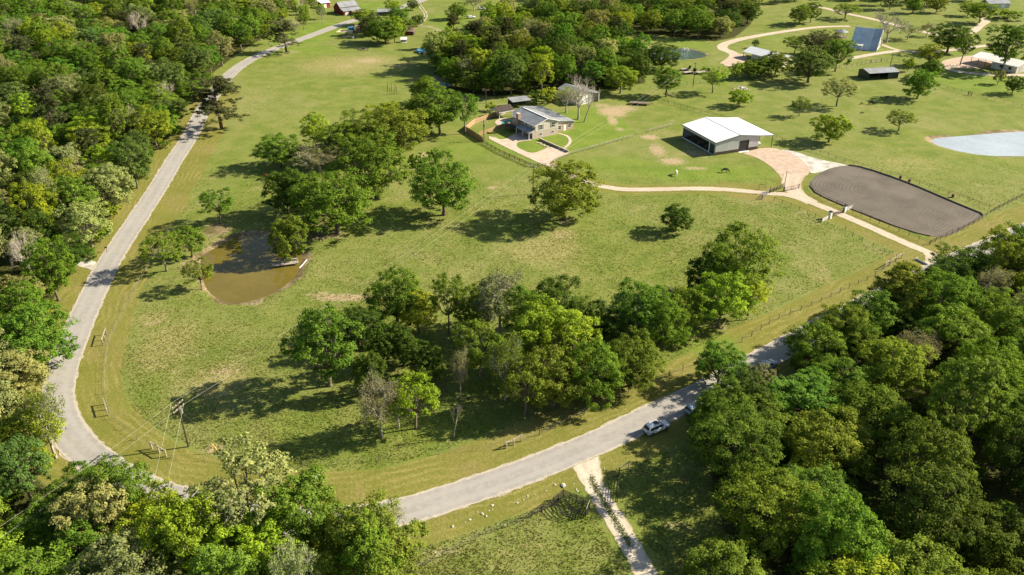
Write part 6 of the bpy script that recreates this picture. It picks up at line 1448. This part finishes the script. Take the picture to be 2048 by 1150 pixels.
animal('cow', 'black cow in the shadow of the paddock shade tree', 1742, 209, math.radians(5), 'blackcoat', 1.1, True, 'cow'); animal('cow', 'small black calf lying out beside the cow', 1724, 209, math.radians(170), 'blackcoat', 0.6, True, 'cow'); animal('cow', 'black calf on the sunny grass between cow and shade tree', 1774, 196, math.radians(200), 'blackcoat', 0.6, True, 'cow'); animal('cow', 'lone black calf in the open paddock', 1723, 228, math.radians(0), 'blackcoat', 0.55, True, 'cow')

# ------------------------------------------------------------------ pond things and small things
dA, dB = np.array(P(541, 531, 0.1)), np.array(P(597, 524, 0.1))
dk = empty('dock', (*dB, -0.4), math.atan2(*(dA - dB)[::-1]), label='weathered grey plank dock reaching into the muddy pond', cat='dock')
Ld = np.linalg.norm(dA - dB)
for i in range(int(Ld / 0.3)): MB().box((0.3 * i, -0.75, 0.52), (0.3 * i + 0.27, 0.75, 0.58)).build('plank', M['palewood'], dk)
for y in (-0.6, 0.6): MB().bar((0, y, 0.44), (Ld, y, 0.44), 0.1, 0.15).build('beam', M['wood'], dk)
for x in (0.4, Ld / 2, Ld - 0.2):
    for y in (-0.68, 0.68): MB().cyl((x, y, -1.2), 0.07, 1.9, 6).build('pile', M['wood'], dk)
bx = empty('dock_box', (*P(590, 520, 0.2), 0.18), 0.2, label='small grey box seat at the shore end of the dock', cat='box')
MB().box((-0.55, -0.3, 0), (0.55, 0.3, 0.4)).build('case', M['palewood'], bx); MB().box((-0.58, -0.33, 0.4), (0.58, 0.33, 0.46)).build('lid', M['palewood'], bx); MB().box((-0.58, 0.27, 0.46), (0.58, 0.33, 0.8)).build('back', M['palewood'], bx)
a, c = G(598, 533), G(614, 521)
pi = MB().tube([Vector((0, 0, 0.05)), c - a + Vector((0, 0, 0.35))], 0.11, 8).build('drain_pipe', M['white']); pi.location = a; tag(pi, 'white drain pipe lying on the pond bank beside the dock', 'pipe')
fs = empty('fountain', (*P(1370, 103, -0.3), -0.3), label='white spray fountain in the small green pond', cat='fountain')
MB().cyl((0, 0, -0.1), 0.5, 0.25, 10).build('float', M['blackpaint'], fs)
for k in range(10): MB().tube([(0, 0, 0.1)] + [(t * 2.2 * math.cos(k * .628), t * 2.2 * math.sin(k * .628), 0.1 + 4 * 1.6 * t * (1 - t)) for t in (0.25, 0.5, 0.75, 1)], 0.06, 5).build('water_jet', M['white'], fs)
mbx = empty('mailbox', G(214, 504), label='dark mailbox on a post beside the straight road', cat='mailbox')
MB().box((-0.06, -0.06, -0.2), (0.06, 0.06, 1.05)).build('post', M['wood'], mbx); MB().tube([(-0.3, 0, 1.2), (0.3, 0, 1.2)], 0.16, 10).build('box', M['blackpaint'], mbx)
ub = empty('utility_box', G(636, 961), 0.3, label='small pale utility box on the mown verge at the foot of the grove', cat='box')
MB().box((-0.35, -0.3, -0.1), (0.35, 0.3, 0.75)).build('case', M['palewood'], ub); MB().box((-0.38, -0.33, 0.75), (0.38, 0.33, 0.8)).build('lid', M['white'], ub)
cu = empty('culvert', G(1843, 526), az_of((1835, 520), (1855, 530)), label='dark culvert mouth under the drive entrance', cat='culvert')
MB().tube([(-1.6, 0, 0.12), (1.6, 0, 0.12)], 0.3, 10).build('pipe', M['steel'], cu); MB().box((-1.7, -0.5, -0.2), (-1.5, 0.5, 0.55)).build('headwall', M['rock'], cu)
rr = random.Random(4)
def blob(rs_, r, fl=0.6):
    bm = bmesh.new(); bmesh.ops.create_icosphere(bm, subdivisions=1, radius=1)
    for v in bm.verts: k = rs_.uniform(0.72, 1.2); v.co = Vector((v.co.x * r * k, v.co.y * r * k * 0.8, v.co.z * r * k * fl))
    return bm
rock_me = []
for i in range(5):
    bm = blob(rr, 0.35); me = bpy.data.meshes.new('rock'); bm.to_mesh(me); bm.free(); me.materials.append(M['rock']); rock_me.append(me)
rocks = [(1126, 972), (1055, 993), (1070, 990), (1047, 1000), (1035, 1006), (1092, 982), (1152, 979), (1155, 983), (1110, 970), (985, 1011), (978, 1022), (972, 1033), (965, 1028), (940, 1040), (955, 1025), (930, 1046), (905, 1054), (1062, 1028), (1037, 1048), (1010, 1050), (995, 1050), (1208, 938), (985, 1020), (1148, 968), (880, 1110), (870, 1105)]
for i, (px, py) in enumerate(rocks):
    o = bpy.data.objects.new('rock', rock_me[i % 5]); C.objects.link(o); o.location = G(px, py); o.rotation_euler = (0, 0, rr.uniform(0, 6)); k = rr.uniform(0.35, 0.9) * (2.2 if i == 0 else 1); o.scale = (k, k, k)
    tag(o, 'large pale rock on the verge grass above the cattle pen' if i == 0 else 'pale limestone rock on the verge between the road and the pen fence', 'rock', None if i == 0 else 'verge rocks')
# brush heap, rubble heap and scrap
def heap(name, label, px, py, n, rad, hgt, mats, cat, stick=True, seed=1):
    rs_ = random.Random(seed); r = empty(name, G(px, py), label=label, cat=cat)
    for i in range(n):
        th, q = rs_.uniform(0, 6.28), math.sqrt(rs_.random()) * rad; z = max(0.05, hgt * (1 - q / rad) * rs_.uniform(0.4, 1))
        if stick:
            d = Vector((rs_.uniform(-1, 1), rs_.uniform(-1, 1), rs_.uniform(-0.2, 0.5))).normalized() * rs_.uniform(0.6, 1.4); c0 = Vector((q * math.cos(th), q * math.sin(th), z)); MB().tube([c0 - d, c0 + d], [0.06, 0.03], 4).build('branch', M[rs_.choice(mats)], r)
        else:
            bm = blob(rs_, rs_.uniform(0.2, 0.55)); me = bpy.data.meshes.new('chunk'); bm.to_mesh(me); bm.free(); me.materials.append(M[rs_.choice(mats)])
            o = bpy.data.objects.new('chunk', me); C.objects.link(o); o.parent = r; o.location = (q * math.cos(th), q * math.sin(th), z * 0.6)
heap('brush_pile', 'grey heap of cut branches on the grass below the far yard', 727, 100, 70, 2.6, 1.5, ['twig', 'wood', 'darkwood'], 'brush pile', seed=2)
heap('rubble_pile', 'pale heap of rubble in the paddock by the hedge', 1482, 177, 45, 3.6, 0.9, ['rock', 'palewood', 'white'], 'rubble pile', False, 3)
heap('scrap_pile', 'dark heap of scrap behind the tall narrow tree', 1300, 138, 60, 4.0, 1.6, ['darkwood', 'rust', 'blackpaint'], 'scrap pile', seed=4)
heap('brush_pile', 'heap of driftwood on the far bank of the muddy pond', 640, 470, 50, 4.5, 0.6, ['twig', 'wood'], 'brush pile', seed=5)
heap('stone_heap', 'heap of garden stones at the edge of the shed gravel', 1905, 131, 18, 2.6, 0.5, ['rock', 'white', 'palewood'], 'stone heap', False, 6)

# ------------------------------------------------------------------ long grass and weeds (uncountable)
def tuft_material():
    t = NT('grass_blades'); k = t.attr('tint'); big = t.noise(0.05, 3)
    c = t.mix(t.ramp(k, 0.0, 0.55), (0.150, 0.200, 0.026), (0.235, 0.255, 0.050)); c = t.mix(t.ramp(k, 0.6, 1.0), c, (0.335, 0.300, 0.130))
    c = t.mix(t.math('MULTIPLY', t.ramp(big, 0.45, 0.7), 0.4), c, (0.24, 0.225, 0.07))
    t.set(c, 0.7, 0.15)
    tr = t.new('ShaderNodeBsdfTranslucent'); t.put(tr.inputs[0], c); mx = t.new('ShaderNodeMixShader'); mx.inputs[0].default_value = 0.35
    t.t.links.new(t.bsdf.outputs[0], mx.inputs[1]); t.t.links.new(tr.outputs[0], mx.inputs[2]); t.t.links.new(mx.outputs[0], t.out.inputs[0])
    return t.m
M['tuft'] = tuft_material()
rs = np.random.RandomState(77)
n = 700000
Y = 74 + (250 - 74) * rs.rand(n) ** 1.25
X = (rs.rand(n) * 2 - 1) * (Y * CT + CAM_H * ST) * 0.66
def near(pl, d): return seg_dist(X, Y, pl[::4])[0] < d
rdist, rside = seg_dist(X, Y, ROAD[::3])
ref = seg_dist(np.array([0.0]), np.array([130.0]), ROAD[::3])[1][0]
bad = (rdist < np.where(rside == ref, 10.8, 8.0)) | near(DRIVE, 4.6) | near(DRIVE2, 4) | near(TRACK, 2.6)
bad |= (seg_dist(X, Y, DRIVE[::4])[0] < 6.5) & (X > 62)
for pl, mrg in ((ARENA, 3.5), (APRON, 1.5), (WHITEGRAVEL, 1.0), (CONCRETE, 1), (LAWN, 1), (POND, 0.6), (LAKE, 0.8), (TANK, 1)): bad |= sdist(X, Y, pl) < mrg
for pl in (WOOD_L, WOOD_R, WOOD_T): bad |= inside(X, Y, pl)
bl = PP([(1360, 280), (1430, 315), (1550, 300), (1480, 255)]); bad |= sdist(X, Y, bl) < 2
dens = sstep(0.30, 0.62, 0.6 * vnoise(X, Y, 0.11) + 0.4 * vnoise(X, Y, 0.7)) * 0.55 + 0.45
pxm = F_PX / 2 / (Y * CT + CAM_H * ST)
keep = ~bad & (rs.rand(n) < dens * np.clip(0.62 - 0.0016 * (Y - 80), 0.2, 1) * sstep(250, 190, Y))
X, Y = X[keep], Y[keep]
if len(X) > 170000: X, Y = X[:170000], Y[:170000]
Z = hz(X, Y); n = len(X); print('tufts', n)
cl = vnoise(X, Y, 0.55)
hh = (0.06 + 0.14 * rs.rand(n) * (0.4 + cl)) ; ww = 0.05 + 0.07 * rs.rand(n)
tint = np.clip(0.20 + 0.55 * rs.rand(n) + 0.6 * (vnoise(X, Y, 0.16) - 0.5) + 0.3 * (cl - 0.5), 0, 1)
vv, tt = [], []
for k in range(3):
    th = rs.rand(n) * 6.283; ln = rs.uniform(0.1, 0.5, n) * hh; ox, oy = rs.randn(n) * 0.08, rs.randn(n) * 0.08
    bx_, by_ = np.cos(th) * ww, np.sin(th) * ww
    vv.append(np.stack([np.stack([X + ox - bx_, Y + oy - by_, Z - 0.02], 1), np.stack([X + ox + bx_, Y + oy + by_, Z - 0.02], 1), np.stack([X + ox - np.sin(th) * ln, Y + oy + np.cos(th) * ln, Z + hh], 1)], 1).reshape(-1, 3)); tt.append(np.repeat(tint, 3))
vv = np.concatenate(vv); me = raw_mesh('pasture_grass', vv, np.arange(len(vv)), 3, M['tuft'], dict(tint=np.concatenate(tt)))
o = bpy.data.objects.new('pasture_grass', me); C.objects.link(o); tag(o, 'rough green pasture grass and weeds growing in tufts', 'grass', None, 'stuff')
# grass strip between the wheel tracks of the stone track
n = 2000; ti = rs.uniform(0.18, 0.62, n); pos = np.stack([np.interp(ti, np.linspace(0, 1, len(TRACK)), TRACK[:, 0]), np.interp(ti, np.linspace(0, 1, len(TRACK)), TRACK[:, 1])], 1) + rs.randn(n, 2) * 0.33
hh = rs.uniform(0.08, 0.22, n); th = rs.rand(n) * 6.283; z = hz(pos[:, 0], pos[:, 1]); ww = 0.09
vv = np.stack([np.column_stack([pos[:, 0] - np.cos(th) * ww, pos[:, 1] - np.sin(th) * ww, z]), np.column_stack([pos[:, 0] + np.cos(th) * ww, pos[:, 1] + np.sin(th) * ww, z]), np.column_stack([pos[:, 0] + rs.randn(n) * 0.05, pos[:, 1] + rs.randn(n) * 0.05, z + hh])], 1).reshape(-1, 3)
me = raw_mesh('track_grass', vv, np.arange(len(vv)), 3, M['tuft'], dict(tint=np.repeat(rs.uniform(0, 0.5, n), 3)))
o = bpy.data.objects.new('track_grass', me); C.objects.link(o); tag(o, 'grass strip growing between the wheel tracks of the stone track', 'grass', None, 'stuff')
